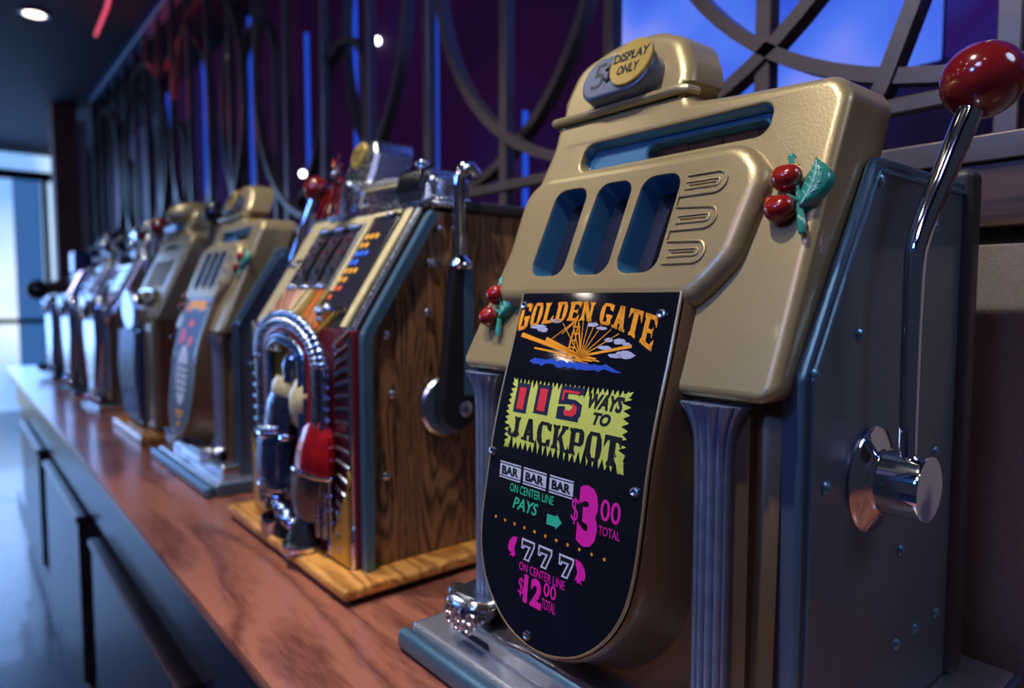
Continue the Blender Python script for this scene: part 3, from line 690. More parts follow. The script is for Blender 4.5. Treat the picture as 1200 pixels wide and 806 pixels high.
    for s_, y0, y1, z0, z1 in (('DISPLAY', 1.121, 1.017, .752, .778), ('ONLY', 1.101, 1.036, .716, .742)):
        v_, f_ = text2d(s_, .03); put_flat(bm, v_, f_, lambda a, b: face(y0+(y1-y0)*a, z0+(z1-z0)*b, .0548))
    build('disc_lettering', bm, INK['black'], dk, recalc=False, smooth=False)
    # -- raised bezel
    bz = fillet([(1.30, .190, .02), (1.305, .44, .06), (1.26, .470, .06), (.73, .462, .06), (.688, .41, .05), (.712, .26, .06), (.745, .215, .04), (.77, .190, .02)], .02, 6)
    grooves = [fillet([(.822, z-.0035), (.822, z+.0035), (x1, z+.0035), (x1, z-.0035)], .003, 3) for z, x1 in ((.405, .757), (.332, .760), (.262, .766))]
    bm = bmesh.new(); relief(bm, offset(ccw(bz), -.002), slots+grooves, .034, rnd(.034, .034, -.004, 7), [(.0015, .0335), (.003, .031), (.004, .020)], face)
    build('bezel', bm, GOLD, t)
    bm = bmesh.new(); ser = []
    def arc(cy, cs, r, a0, a1, n=10): return [(cy+r*math.cos(a0+(a1-a0)*i/n), cs+r*math.sin(a0+(a1-a0)*i/n)) for i in range(n+1)]
    for z, x1 in ((.405, .757), (.332, .760), (.262, .766)):
        if not ser: ser.append((.826, z+.022))
        ser += arc(x1, z, .022, PI/2, PI*1.5)
        ser += [(.834, z-.022), (.834, z-.045)] if z > .3 else [(.834, z-.022)]
    tube(bm, [face(y, s, .0345) for y, s in ser], .0032, 8); 
    for z, x1 in ((.405, .757), (.332, .760), (.262, .766)):
        tube(bm, [face(y, s, .0345) for y, s in [(.826, z+.0075)]+arc(x1, z, .0075, PI/2, PI*1.5, 6)+[(.826, z-.0075)]], .0022, 6)
    build('finger_motif', bm, GOLD, t)
    # -- reel windows
    for i, s_ in enumerate(slots):
        bm = bmesh.new(); h0 = offset(ccw(s_), -.0035); c = [bm.verts.new(face(*p, .031)) for p in h0]
        def strip(prev, poly, wv):
            cur = [bm.verts.new(face(y, s, wv)) for y, s in poly]; n = len(cur)
            for k_ in range(n): bm.faces.new((prev[k_], prev[(k_+1) % n], cur[(k_+1) % n], cur[k_]))
            return cur
        c = strip(c, offset(ccw(s_), -.006), .026); c = strip(c, offset(ccw(s_), -.018), -.022)
        w_ = build('reel_window', bm, BLUEP, t, recalc=False)
        bm = bmesh.new(); fl_ = offset(ccw(s_), -.014); poly_flat(bm, fl_, lambda y, s: face(y, s, -.018)); build('reel_glass', bm, REELG, w_, smooth=False)
    # -- coin window
    bm = bmesh.new(); c = [bm.verts.new(face(*p, -.004)) for p in ccw(wh)]
    c = strip(c, offset(ccw(wh), -.006), -.008); c = strip(c, offset(ccw(wh), -.012), -.040)
    inner = fillet([(1.020, .519), (1.020, .575), (.712, .575), (.712, .519)], .026, 6)
    o_ = offset(ccw(wh), -.012); hole = ccw(inner)
    relief(bm, offset(o_, .0), [hole], -.028, [], [(.002, -.026), (.006, -.030), (.008, -.055)], face)
    cw = build('coin_window', bm, BLUEP, t)
    bm = bmesh.new(); box(bm, (0, 0, 0), (.001, .001, .001)); bm.clear()
    for i in range(7):
        y = .985-.042*i; c0 = face(y, .548, -.058)
        bm = bmesh.new(); lathe(bm, c0, (NX, 0, NZ), [(0, .026), (.006+.002*(i % 2), .026), (.008+.002*(i % 2), .024), (.008+.002*(i % 2), 0)], 20); build('coin', bm, COPPER, cw)
    bm = bmesh.new(); poly_flat(bm, offset(hole, .01), lambda y, s: face(y, s, -.06)); build('coin_tray', bm, COPPER, cw, smooth=False)
    # -- ornaments
    cherries(t, .621, .370); cherries(t, 1.335, .155)
    # -- award glass and its mount
    G = chaikin(GLASS)
    bm = bmesh.new(); g0 = ccw(G); prev = None
    for d, dx in [(.0, .012), (.008, .008), (.014, .014), (.018, .028), (.026, .060), (.040, .10), (.06, .125), (.075, .16)]:
        q = offset(ccw(offset(g0, d)), 0)
        cur = []
        for y, z in q:
            zz = min(z, .012) ; cur.append(bm.verts.new((min(1.06 if z < -.17 else 9, gx(zz)+dx), y, zz)))
        if prev:
            for k_ in range(len(cur)): bm.faces.new((prev[k_], prev[(k_+1) % len(cur)], cur[(k_+1) % len(cur)], cur[k_]))
        prev = cur
    build('glass_mount', bm, GOLD_SHADED, t, angle=60)
    bm = bmesh.new(); poly_flat(bm, G, lambda y, z: Vector((0, y, z))); cut_z(bm)
    for v in bm.verts: v.co = gl(v.co.y, v.co.z)
    for e in [e for e in bm.edges if e.is_boundary]: pass
    ex = bmesh.ops.extrude_edge_only(bm, edges=[e for e in bm.edges if e.is_boundary])
    for v in [v for v in ex['geom'] if isinstance(v, bmesh.types.BMVert)]: v.co.x += .012
    g = build('award_glass', bm, GLASSB if lift == 0 else mat('worn_black_glass', (.006, .007, .014), .35, 0, .15), t, angle=40)
    bm = bmesh.new(); tube(bm, [gl(y, z, -.003) for y, z in offset(g0, .002)], .0035, 6, closed=True); build('glass_rim', bm, GOLD, g)
    for y, z in [(1.200, -.016), (.804, -.029), (1.206, -.343), (.790, -.347), (1.045, -.700)]:
        bm = bmesh.new(); lathe(bm, gl(y, z, 0), (-1, 0, .2), [(0, .0105), (.004, .0095), (.005, .006), (.003, .003), (.003, 0)], 14); build('glass_screw', bm, CHROMED, g)
    art(g)
    # -- columns and feet
    column(t, .690, .068); column(t, 1.345, .074)
    for yc in (.690, 1.355):
        bm = bmesh.new(); n = 40
        rows = []
        for d, z in [(.0, -.735), (.016, -.740), (.022, -.752), (.014, -.762), (.0, -.768), (.004, -.785)]:
            row = []
            for i in range(n):
                a = 2*PI*i/n; rr = 1+.07*math.sin(a*6)
                row.append(bm.verts.new((.995-(.045+d)*math.cos(a)*rr*-1*-1, yc+(.062+d)*math.sin(a)*rr, z+.004*math.sin(a*6))))
            rows.append(row)
        for a_, b_ in zip(rows, rows[1:]):
            for i in range(n): bm.faces.new((a_[i], a_[(i+1) % n], b_[(i+1) % n], b_[i]))
        bm.faces.new(rows[0])
        for q, (dy, dz, r) in enumerate([(-.052, -.780, .018), (-.040, -.802, .014), (.0, -.785, .020), (.0, -.806, .013), (.042, -.780, .018), (.035, -.802, .014), (-.02, -.80, .012)]):
            sphere(bm, (.952+.01*abs(dy)*8, yc+dy, dz), r, .8, 1, .9, 14, 10)
            ring_ = [(.940+.01*abs(dy)*8, yc+dy+r*.9*math.cos(a), dz+r*.9*math.sin(a)) for a in [2*PI*i/12 for i in range(12)]]
            tube(bm, ring_, .005, 6, closed=True)
        sphere(bm, (1.0, yc, -.79), .04, .9, 1.3, .9)
        build('column_foot', bm, CHROMED, t, angle=50)
    # -- base
    bm = bmesh.new(); box(bm, (.925, .435, -.93), (1.89, 1.553, -.868), .018, 4); 
    bs = build('base', bm, ALU, t)
    bm = bmesh.new(); box(bm, (.880, .430, -.929), (.922, 1.557, -.872), .019, 5); build('base_moulding', bm, TRIMB, bs)
    bm = bmesh.new(); box(bm, (.93, .428, -.929), (1.89, .447, -.872), .008, 3); build('base_moulding', bm, TRIMB, bs); bm = bmesh.new(); box(bm, (.93, 1.54, -.929), (1.89, 1.557, -.872), .008, 3); build('base_moulding', bm, TRIMB, bs)
    bm = bmesh.new()
    ro = fillet([(1.462, -.872, 0), (1.462, -.812, .02), (1.40, -.800, .03), (1.24, -.815, .05), (1.14, -.80, .05), (.84, -.80, .05), (.60, -.80, .03), (.525, -.812, .02), (.525, -.872, 0)], .02, 5)
    hol = fillet([(1.405, -.868), (1.405, -.845), (1.285, -.845), (1.285, -.868)], .008, 4)
    relief(bm, offset(ccw(ro), -.01), [hol], 0, rnd(.01, 0, -.08, 4), [(.003, -.003), (.004, -.05)], lambda y, z, w: Vector((.985-w, y, z)))
    build('coin_cup_front', bm, mat('polished_aluminium', (.72, .75, .82), .14, .95), t)
    bm = bmesh.new(); box(bm, (1.005, .56, -.872), (1.05, 1.43, -.83), .004); build('coin_cup', bm, BLACK, t)
    # -- handle
    hc = Vector((1.315, .544, -.335))
    bm = bmesh.new(); lathe(bm, hc, (0, -1, 0), [(0, .098), (.006, .1), (.012, .096), (.024, .068), (.030, .062), (.030, .0)], 48); fg = build('handle_flange', bm, CHROME, t)
    bm = bmesh.new(); lathe(bm, hc, (0, -1, 0), [(.02, .060), (.094, .060), (.100, .058), (.102, .053), (.102, .0)], 48)
    build('handle_hub', bm, CHROME, t)
    yh = .478
    P = [(1.306, yh, -.30), (1.302, yh, -.18), (1.300, yh, -.05), (1.303, yh, .06), (1.310, yh-.002, .10), (1.330, yh-.008, .15), (1.352, yh-.018, .20), (1.385, yh-.036, .29), (1.405, yh-.046, .34)]
    bm = bmesh.new(); pts = []
    for i in range(len(P)-1):
        for q in range(4):
            p0, p1, p2, p3 = [Vector(P[max(0, min(len(P)-1, i+d))]) for d in (-1, 0, 1, 2)]; u = q/4
            pts.append(.5*((2*p1)+(-p0+p2)*u+(2*p0-5*p1+4*p2-p3)*u*u+(-p0+3*p1-3*p2+p3)*u**3))
    pts.append(Vector(P[-1])); nP = len(pts)
    
    for i, v_ in enumerate(pts):
        u = max(0, i/nP-.2)/.8; v_.z += lift*u; v_.x += lift*.15*u
    tube(bm, pts, [.0145+.0065*min(1, i/nP*1.2) for i in range(nP)], 20); build('handle_lever', bm, CHROME, t)
    bm = bmesh.new(); sphere(bm, (1.424+lift*.15, yh-.054, .384+lift), .066, u=40, v=26); build('handle_ball', bm, knob, t)
    return t

M1 = golden_machine(0, 'large gold slot machine nearest the camera with black tongue-shaped award glass and red ball handle', golden_gate_art)
M3 = golden_machine(2.87, 'gold slot machine third in the row with an orange-capped face on its award glass', clown_art, lift=.16)

# ================================================================== oak-sided machine with the cast figure front
CREAM = mat('cream_enamel', (.78, .66, .34), .35, .1, .3, noise=((.62, .50, .22), 80, .5))
ORANGE = mat('orange_enamel', (.85, .17, .03), .3, 0, .5); SALMON = mat('salmon_enamel', (.62, .28, .17), .35, .1, .3)
REDE = mat('red_enamel', (.55, .008, .010), .18, .3, .8, noise=((.16, .004, .008), 45, .5)); DRED = mat('dark_red_enamel', (.13, .008, .018), .3, .1, .4)
GILT = mat('gilt', (.62, .38, .07), .32, .7, bump=.4, bscale=160)
CHB = mat('blued_chrome', (.42, .52, .78), .14, 1, bump=.9, bscale=110)
def oak_machine():
    O = Vector((.985, 2.41, -.93)); OFF[0] = O; yR, yL = 1.95, 2.87
    t = thing('slot_machine', 'oak-sided slot machine with a cream reel panel, cast armoured figure front and chrome crown', 'slot machine', O)
    kk = .63
    def f(y, z, w=0): n = math.sqrt(1+kk*kk); return Vector((.985+kk*(z+.12)-w/n, y, z+w*kk/n))
    # body
    bm = bmesh.new(); pr = [(1.0, -.875), (1.0, -.12), (1.262, .292), (1.78, .31), (1.78, -.875)]
    a = [bm.verts.new((x, yR+.006, z)) for x, z in pr]; b = [bm.verts.new((x, yL, z)) for x, z in pr]; n = len(pr)
    for i in range(n): bm.faces.new((a[i], a[(i+1) % n], b[(i+1) % n], b[i]))
    bm.faces.new(a); bm.faces.new(b[::-1]); body = build('cabinet_body', bm, OAK, t, smooth=False)
    for y in (yR-.004, yL+.004):
        sg = -1 if y < 2.4 else 1
        bm = bmesh.new()
        tube(bm, [(1.005, y, -.872), (1.005, y, -.5), (1.005, y, -.14), (1.008, y, -.118), (1.018, y, -.098), (1.252, y, .272), (1.262, y, .284)], .02, flat=(.016, .016, (0, 1, 0)))
        build('edge_rim', bm, TRIMB, t)
        for x, z in [(1.10, -.31), (1.075, -.575), (1.285, .235), (1.25, .12), (1.235, -.045), (1.08, -.115)]:
            bm = bmesh.new(); screw(bm, (x, y-sg*(-.0+.004)+sg*.004, z), (0, sg, 0), .013); build('screw', bm, CHROMED, t)
    bm = bmesh.new(); box(bm, (1.36, yR-.015, .30), (1.84, yL+.015, .338), .01); box(bm, (1.77, yR-.03, -.873), (1.84, yL+.03, .31), .01); build('back_panel', bm, BLACKW, t)
    # face plate and cream strips
    bm = bmesh.new()
    relief(bm, ccw([(1.985, -.11), (2.855, -.11), (2.855, .315), (1.985, .315)]), [], .008, [(.003, .004), (.003, -.03)], [], f); build('face_plate', bm, BLACK, t)
    def strip_(name, poly, m, w=.018, par=None, bev=.003):
        bm = bmesh.new(); relief(bm, offset(ccw(poly), -bev), [], w, rnd(bev, w, 0, 3), [], f); return build(name, bm, m, par or t)
    strip_('cream_strip', [(2.860, -.10), (2.79, -.10), (2.745, .03), (2.740, .318), (2.865, .318)], CREAM)
    for y0, y1 in ((2.735, 2.61), (2.60, 2.475), (2.465, 2.335)): strip_('cream_strip', [(y0, .276), (y1, .276), (y1, .318), (y0, .318)], CREAM)
    strip_('cream_strip', [(2.328, .02), (2.298, .02), (2.298, .29), (2.10, .292), (2.10, .318), (2.328, .318)], CREAM)
    strip_('cream_strip', [(2.082, -.10), (2.045, -.10), (2.030, .318), (2.075, .318)], CREAM)
    bm = bmesh.new(); tube(bm, [f(2.002, -.1, .008), f(2.002, .31, .008)], .008, 8); build('edge_bead', bm, CHROMED, t)
    # reels
    bm = bmesh.new(); tube(bm, [f(2.735, .032, .016), f(2.735, .268, .016), f(2.340, .268, .016), f(2.340, .032, .016)], .007, 8, closed=True); rf = build('reel_frame', bm, CHROMED, t)
    for i, y in enumerate((2.67, 2.54, 2.41)):
        bm = bmesh.new(); pts = []
        rows = []
        for q in range(13):
            aa = -1+2*q/12; z = .15+.105*aa; h = .010+.012*(1-aa*aa)
            rows.append([bm.verts.new(f(y+dy, z, h)) for dy in (-.047, .047)])
        for a, b in zip(rows, rows[1:]): bm.faces.new((a[0], a[1], b[1], b[0]))
        r_ = build('reel', bm, mat('grey_reel', (.045, .043, .05), .35, 0, .5, noise=((.02, .02, .024), 40, .5)), t)
        for dz, m_ in ((-.055, INK['red'] if i == 0 else INK['white']), (.01, BLACK), (.06, DRED)):
            bm = bmesh.new(); box(bm, f(y-.022, .15+dz-.016, .018), f(y+.022, .15+dz+.012, .026), .003, 1); build('reel_symbol', bm, BLACK if m_ is INK['white'] else DRED, r_)
        for z in (.034, .262):
            bm = bmesh.new(); sphere(bm, f(y+.01, z, .02), .017, u=14, v=10); sphere(bm, f(y-.022, z-.003, .02), .014, u=14, v=10); build('reel_knob', bm, CHROME, rf)
    # award card
    cdp = strip_('award_card', [(2.322, -.035), (2.100, -.035), (2.112, .282), (2.280, .282)], mat('card_dark', (.018, .018, .028), .25, 0, .6), .014)
    cols = ['orange', 'orange', 'lblue', 'lblue', 'orange', 'orange', 'red', 'red']
    for i in range(8):
        z = .215-.031*i; nn = [3, 2, 3, 2, 3, 2, 2, 1][i]
        bm = bmesh.new(); yy0 = 2.262+.004*i
        for q in range(nn): poly_flat(bm, blob(yy0-.036*q, z, .0145, .0115, 8, .15, q), lambda a, b: f(a, b, .0165))
        m_ = {'orange': mat('card_orange', (.9, .42, .03), .5), 'lblue': mat('card_blue', (.03, .16, .85), .5), 'red': mat('card_red', (.75, .12, .03), .5)}[cols[i]]
        o = build('award_symbols', bm, m_, cdp, smooth=False)
    bm = bmesh.new(); tube(bm, [f(2.33, -.05, .02), f(2.28, -.044, .03), f(2.22, -.05, .03), f(2.10, -.048, .02)], .007, 8); sphere(bm, f(2.25, -.064, .03), .020); sphere(bm, f(2.215, -.05, .03), .017); sphere(bm, f(2.235, -.085, .025), .014)
    build('card_clip', bm, CHROME, t)
    bm = bmesh.new(); sphere(bm, f(2.80, .13, .02), .016, 1, 1.4, .7); tube(bm, [f(2.85, .125, .02), f(2.80, .13, .024), f(2.755, .15, .02)], .006, 6); build('latch', bm, CHROMED, t)
    bm = bmesh.new(); sphere(bm, f(2.165, .287, .02), .014, 1, 1.3, .8); tube(bm, [f(2.20, .285, .02), f(2.12, .292, .02)], .005, 6); build('latch', bm, CHROMED, t)
    # fan of ribs under the reels
    apex = (2.45, -.36)
    for i in range(15):
        a = math.radians(128-7.2*i if i < 15 else 0); a = math.radians(140-6.6*i)
        c, s = math.cos(a), math.sin(a)          # viewer left is +y
        y_ = lambda r: apex[0]-(-c)*r*-1*-1 if False else apex[0]-c*r*-1
        def pt(r): return (apex[0]-c*r, apex[1]+s*r)
        # clip to the stripe area
        r0 = .28
        y1, z1 = 0, 0; r1 = r0
        while r1 < .56:
            y1, z1 = pt(r1)
            if z1 > .022 and y1 > 2.33 or y1 > 2.77 or y1 < 2.095 or (y1 < 2.33 and z1 > -.055): break
            r1 += .005
        if r1-r0 < .03: continue
        p0, p1 = pt(r0), pt(r1); m_ = SALMON if p0[0] > 2.52 else (ORANGE if i % 2 else GILT)
        bm = bmesh.new(); tube(bm, [f(*p0, .010), f(*p1, .010)], [.012, .015], 8); build('rib', bm, m_, t)
    for y in (2.522, 2.468):
        bm = bmesh.new(); tube(bm, [f(y, .02, .018), f(y, -.06, .03), f(y, -.095, .045), Vector((.925, y-.0, -.15)), Vector((.922, y, -.19))], .02, flat=(.016, .008, (0, 1, 0))); build('cream_band', bm, CREAM, t)
    # ---- lower front
    bm = bmesh.new(); box(bm, (.975, yR+.02, -.872), (1.03, yL-.01, -.10), .004); build('front_plate', bm, DRED, t)
    X0 = .972
    for sg, yo in ((-1, 2.125), (1, 2.735)):            # fans of chrome ribs either side
        ye = yo+sg*.132
        for i in range(17):
            z0 = -.15-.029*i-.0006*i*i; z1 = z0+.055-.0105*i
            bm = bmesh.new(); tube(bm, [(X0+.01, yo, z0-.03), (X0-.012, yo+sg*.06, z0-.03+(z1-z0)*.4+.02), (X0, ye, z1)], [.006, .0075, .0085], 8); build('rib', bm, CHROMED, t)
        bm = bmesh.new(); q = random.Random(4); po = [(ye+sg*.005, -.865), (yo-sg*.02, -.865)]
        for i in range(8): po += [(yo-sg*.02+sg*(.022*i+.004), -.84+.034*i), (yo-sg*.02+sg*(.022*i+.016), -.825+.036*i)]
        po += [(ye+sg*.005, -.55)]
        mp = lambda y, z, w: Vector((X0-w, y, z))
        relief(bm, offset(ccw(po), -.002), [], .016, rnd(.002, .016, -.01, 2), [], mp); build('gilt_corner', bm, GILT, t)
        bm = bmesh.new(); tube(bm, [(X0, ye+sg*.010, -.87), (X0, ye+sg*.010, -.5), (X0, ye+sg*.010, -.12)], .010, 10); build('edge_bead', bm, CHROME, t)
        bm = bmesh.new(); tube(bm, [(X0-.01, yo, -.86), (X0-.02, yo, -.45), (X0-.02, yo, -.2)], .010, 10); build('edge_bead', bm, CHB, t)
    def arch(ry, rz, zc, zb, x, r, m, nm='arch_moulding', beads=False, yc=2.425, twist=0):
        pts = [(x, yc+ry, zb)]+[(x-.012*math.sin(PI*i/24), yc+ry*math.cos(PI*i/24), zc+rz*math.sin(PI*i/24)) for i in range(25)]+[(x, yc-ry, zb)]
        bm = bmesh.new(); tube(bm, pts, r, 10)
        if beads:
            for i in range(0, 25): sphere(bm, pts[1+i], r*1.5, u=10, v=7)
        build(nm, bm, m, t, angle=50)
    arch(.300, .165, -.22, -.80, .94, .012, CHB, beads=True)
    arch(.268, .140, -.22, -.80, .93, .010, CHROMED, beads=True); arch(.238, .125, -.22, -.7, .935, .010, CHB)
    arch(.208, .11, -.22, -.62, .94, .015, REDE); arch(.18, .09, -.22, -.60, .93, .009, CHB); arch(.145, .07, -.22, -.6, .93, .013, mat('deep_blue_enamel', (.015, .035, .13), .2, .2, .6))
    bm = bmesh.new(); relief(bm, [(2.45+.14*math.cos(a), -.30+.15*math.sin(a)) for a in [2*PI*i/30 for i in range(30)]], [], .02, rnd(.01, .02, 0, 3), [], lambda y, z, w: Vector((.965-w, y, z))); build('gilt_back', bm, GILT, t)
    # the cast figure: a leaning armoured torso behind a fluted shield
    def lump(name, rings, m, n=28, flute=0, fn=12):
        bm = bmesh.new(); rows = []
        for (x, y, z, ry, rx) in rings:
            x = .955+(x-.945)*.40; y -= .10; rx *= .62; ry *= .95
            row = []
            for i in range(n):
                a = 2*PI*i/n; k_ = 1+flute*math.cos(a*fn)
                row.append(bm.verts.new((x-rx*math.cos(a)*k_, y+ry*math.sin(a)*k_, z)))
            rows.append(row)
        for a, b in zip(rows, rows[1:]):
            for i in range(n): bm.faces.new((a[i], a[(i+1) % n], b[(i+1) % n], b[i]))
        bm.faces.new(rows[0]); bm.faces.new(rows[-1]); return build(name, bm, m, t, angle=45)
    lump('figure_head', [(.93, 2.50, -.19, .012, .01), (.92, 2.50, -.205, .034, .03), (.915, 2.505, -.24, .045, .04), (.918, 2.51, -.275, .036, .035), (.92, 2.515, -.30, .05, .04)], CHB, flute=.05)
    lump('figure_collar', [(.92, 2.56, -.285, .07, .04), (.905, 2.565, -.31, .085, .05), (.90, 2.57, -.345, .09, .05), (.91, 2.57, -.36, .08, .04)], CREAM)
    lump('figure_chest', [(.93, 2.405, -.285, .05, .035), (.905, 2.40, -.33, .075, .055), (.905, 2.41, -.38, .07, .055), (.92, 2.43, -.43, .045, .04), (.93, 2.44, -.455, .02, .02)], CREAM)
    lump('figure_torso', [(.91, 2.58, -.345, .085, .05), (.895, 2.59, -.38, .095, .06), (.89, 2.605, -.45, .10, .065), (.89, 2.615, -.50, .105, .065)], CHB, flute=.03)
    sh = lump('shield', [(.885, 2.625, -.50, .115, .055), (.868, 2.635, -.53, .125, .07), (.868, 2.645, -.60, .125, .07), (.868, 2.65, -.67, .125, .07), (.88, 2.65, -.70, .10, .05)], mat('shield_blue_chrome', (.10, .16, .32), .2, .9, bump=.8, bscale=90), flute=.06, fn=14)
    for z, r in ((-.505, .118), (-.70, .108)):
        bm = bmesh.new()
        tube(bm, [(.931-.047*math.cos(a), 2.53+(.015 if z < -.6 else 0)+r*math.sin(a), z) for a in [PI*(-.6+1.2*i/20) for i in range(21)]], .012, 8)
        build('shield_band', bm, CHROME, sh)
    for i in range(6):
        bm = bmesh.new(); sphere(bm, (.885+.006*abs(i-2.5), 2.455+.032*i, -.478-.003*i), .016, u=12, v=8); build('stud', bm, CHROME, t)
    lump('cape', [(.945, 2.30, -.40, .05, .03), (.925, 2.29, -.44, .10, .05), (.905, 2.29, -.50, .125, .065), (.90, 2.30, -.55, .14, .07), (.905, 2.315, -.585, .145, .065)], REDE, flute=.04, fn=9)
    bm = bmesh.new(); tube(bm, [(.939-.043*math.cos(a), 2.215+.140*math.sin(a), -.588) for a in [PI*(-.55+1.1*i/20) for i in range(21)]], .009, 8); build('cape_hem', bm, CHROME, t)
    lump('skirt', [(.905, 2.34, -.592, .145, .06), (.90, 2.35, -.64, .14, .065), (.905, 2.37, -.70, .13, .06), (.92, 2.38, -.765, .10, .05)], mat('bronze_skirt', (.20, .15, .13), .3, .9, bump=.9, bscale=120), flute=.05, fn=16)
    q = random.Random(8)
    for i in range(9):
        bm = bmesh.new(); sphere(bm, (.905+.02*q.random(), 2.54-.03*i+.02*q.random(), -.725-.012*i+.02*q.random()), .022+.008*q.random(), 1, 1.1, .9, 12, 8); build('boss', bm, CHB, t)
    for yy, xx in ((2.56, .90), (2.40, .89)):
        lump('boot', [(.93, yy-.01, -.755, .05, .04), (xx+.01, yy, -.80, .07, .06), (xx-.0, yy, -.84, .085, .075), (xx, yy, -.868, .09, .08)], BLACK)
    def cup(y, x, r, m, h=.035):
        bm = bmesh.new(); lathe(bm, (x, y, -.874), (0, 0, 1), [(0, r*.9), (.008, r), (h*.8, r*1.02), (h, r), (h, r*.9), (h*.5, r*.84), (.01, r*.5), (.01, 0)], 32); return build('coin_cup', bm, m, t)
    cup(2.27, .925, .075, CHROME, .026); cup(2.52, .935, .07, CHROME, .06)
    # ---- chrome crown
    c0 = 1.24; cm = lambda y, z, w: Vector((c0+.25*(z-.33)-w, y, z))
    hole = fillet([(2.43, .350), (2.42, .412), (2.145, .402), (2.145, .345)], .015, 4)
    bm = bmesh.new(); ol = fillet([(2.62, .305), (2.60, .39), (2.50, .435), (2.44, .445), (2.15, .432), (2.06, .455), (1.985, .44), (1.955, .305)], .03, 5)
    relief(bm, offset(ccw(ol), -.014), [hole], .0, rnd(.014, 0, -.16, 5), [(.002, -.002), (.004, -.03)], cm); cr = build('crown', bm, CHROMED, t, angle=50)
    bm = bmesh.new(); poly_flat(bm, offset(ccw(hole), .004), lambda y, z: cm(y, z, -.028)); build('crown_window', bm, REELG, cr, smooth=False)
    bm = bmesh.new(); tube(bm, [cm(2.435, .35, .004), cm(2.425, .414, .004), cm(2.14, .404, .004)], .0045, 8); build('crown_bead', bm, CREAM, cr)
    bm = bmesh.new(); box(bm, (1.26, 1.955, .30), (1.43, 2.66, .425), .03, 5); build('crown_back', bm, CHROMED, cr)
    for i in range(7):
        bm = bmesh.new(); y = 1.975+.022*i; tube(bm, [cm(y, .33, .012), cm(y+.004, .38, .026), cm(y+.006, .43, .018), cm(y+.004, .452, -.02)], [.008, .011, .011, .006], 8); build('crown_flute', bm, CHROME, cr)
    bm = bmesh.new(); sphere(bm, cm(2.03, .462, .0), .022, 1, 1.3, .8); build('crown_finial', bm, CHROME, cr)
    for i in range(16):
        bm = bmesh.new(); sphere(bm, (1.255+.02*(i % 8)+.01, 1.945 if i < 8 else 1.95, .318 if i < 8 else .336), .011, u=8, v=6); build('crown_bead', bm, CHROME, cr)
    for i in range(11):
        bm = bmesh.new(); sphere(bm, cm(2.46-.034*i, .438-.001*i, .004), .010, u=8, v=6); build('crown_bead', bm, CHROME, cr)
    # coin head with gold disc
    bm = bmesh.new(); ol = fillet([(2.70, .40), (2.67, .56), (2.58, .635), (2.48, .635), (2.44, .58), (2.43, .40)], .05, 6)
    hm = lambda y, z, w: Vector((1.27+.3*(z-.42)-w, y, z))
    relief(bm, offset(ccw(ol), -.02), [], .0, rnd(.02, 0, -.17, 5), [], hm, back=True); ch = build('coin_head', bm, CHROMED, t)
    bm = bmesh.new(); lathe(bm, hm(2.575, .580, -.004), (-1, 0, .3), [(0, .056), (.012, .056), (.015, .053), (.015, 0)], 32); dd = build('display_disc', bm, DISCG, t); dd['label'] = 'round gold disc with two dark words'
    bm = bmesh.new()
    for s_, y0, y1, z0, z1 in (('DISPLAY', 2.615, 2.535, .583, .60), ('ONLY', 2.602, 2.548, .556, .574)):
        v_, f_ = text2d(s_, .006); put_flat(bm, v_, f_, lambda a, b: hm(y0+(y1-y0)*a, z0+(z1-z0)*b, .0125))
    build('disc_lettering', bm, INK['black'], dd, recalc=False, smooth=False)
    # red and white enamel star spray with ribbons, left of the crown
    cx, cz = 2.53, .485
    for i in range(14):
        a = 2*PI*i/14; L_ = .038 if i % 2 else .062
        bm = bmesh.new(); tube(bm, [(1.205, cx, cz), (1.190, cx+L_*math.cos(a)*.6, cz+L_*math.sin(a)*.8), (1.20, cx+L_*math.cos(a), cz+L_*1.35*math.sin(a))], [.004, .008, .002], 6)
        build('star_ray', bm, [REDE, CHROME][i % 2], t)
    for i in range(7):
        d_ = -.045+.017*i
        bm = bmesh.new(); tube(bm, [(1.20, cx+d_*.3, cz-.03), (1.180, cx+d_*1.3+.012, cz-.09), (1.165, cx+d_*2+.03, cz-.165)], .01, flat=(.003, .0075, (1, 0, 0))); build('star_ribbon', bm, [REDE, CHROME][i % 2], t)
    bm = bmesh.new(); sphere(bm, (1.185, cx, cz), .015, u=14, v=9); build('star_boss', bm, CHROME, t)
    bm = bmesh.new(); box(bm, (1.225, 2.50, .30), (1.33, 2.70, .47), .03, 4); build('star_mount', bm, CHROMED, t)
    # ---- handle: disc, black tapered blade, chrome curled grip
    hc = Vector((1.305, yR-.006, -.365))
    bm = bmesh.new(); lathe(bm, hc, (0, -1, 0), [(-.002, .105), (.008, .106), (.018, .098), (.022, .07), (.018, .0)], 44); build('handle_flange', bm, CHROMED, t)
    bm = bmesh.new(); mpp = lambda x, z, w: Vector((x, yR-.03-w, z))
    ol = fillet([(1.255, -.36), (1.262, -.42), (1.33, -.455), (1.39, -.42), (1.395, -.36), (1.372, .115), (1.302, .115)], .03, 5)
    relief(bm, offset(ccw(ol), -.010), [], .035, rnd(.010, .035, -.002, 4), [], mpp, back=True); bl = build('handle_blade', bm, BLACK, t)
    bm = bmesh.new(); box(bm, (1.343, yR-.069, -.33), (1.380, yR-.062, .105), .002, 1); build('blade_facet', bm, TRIMB, bl)
    bm = bmesh.new(); lathe(bm, (1.345, yR-.064, -.375), (0, -1, 0), [(0, .026), (.008, .026), (.014, .018), (.016, 0)], 24); build('handle_bolt', bm, CHROMED, t)
    bm = bmesh.new(); lathe(bm, (1.337, yR-.048, .10), (0, 0, 1), [(0, .040), (.012, .046), (.025, .044), (.04, .030), (.05, .022)], 24)
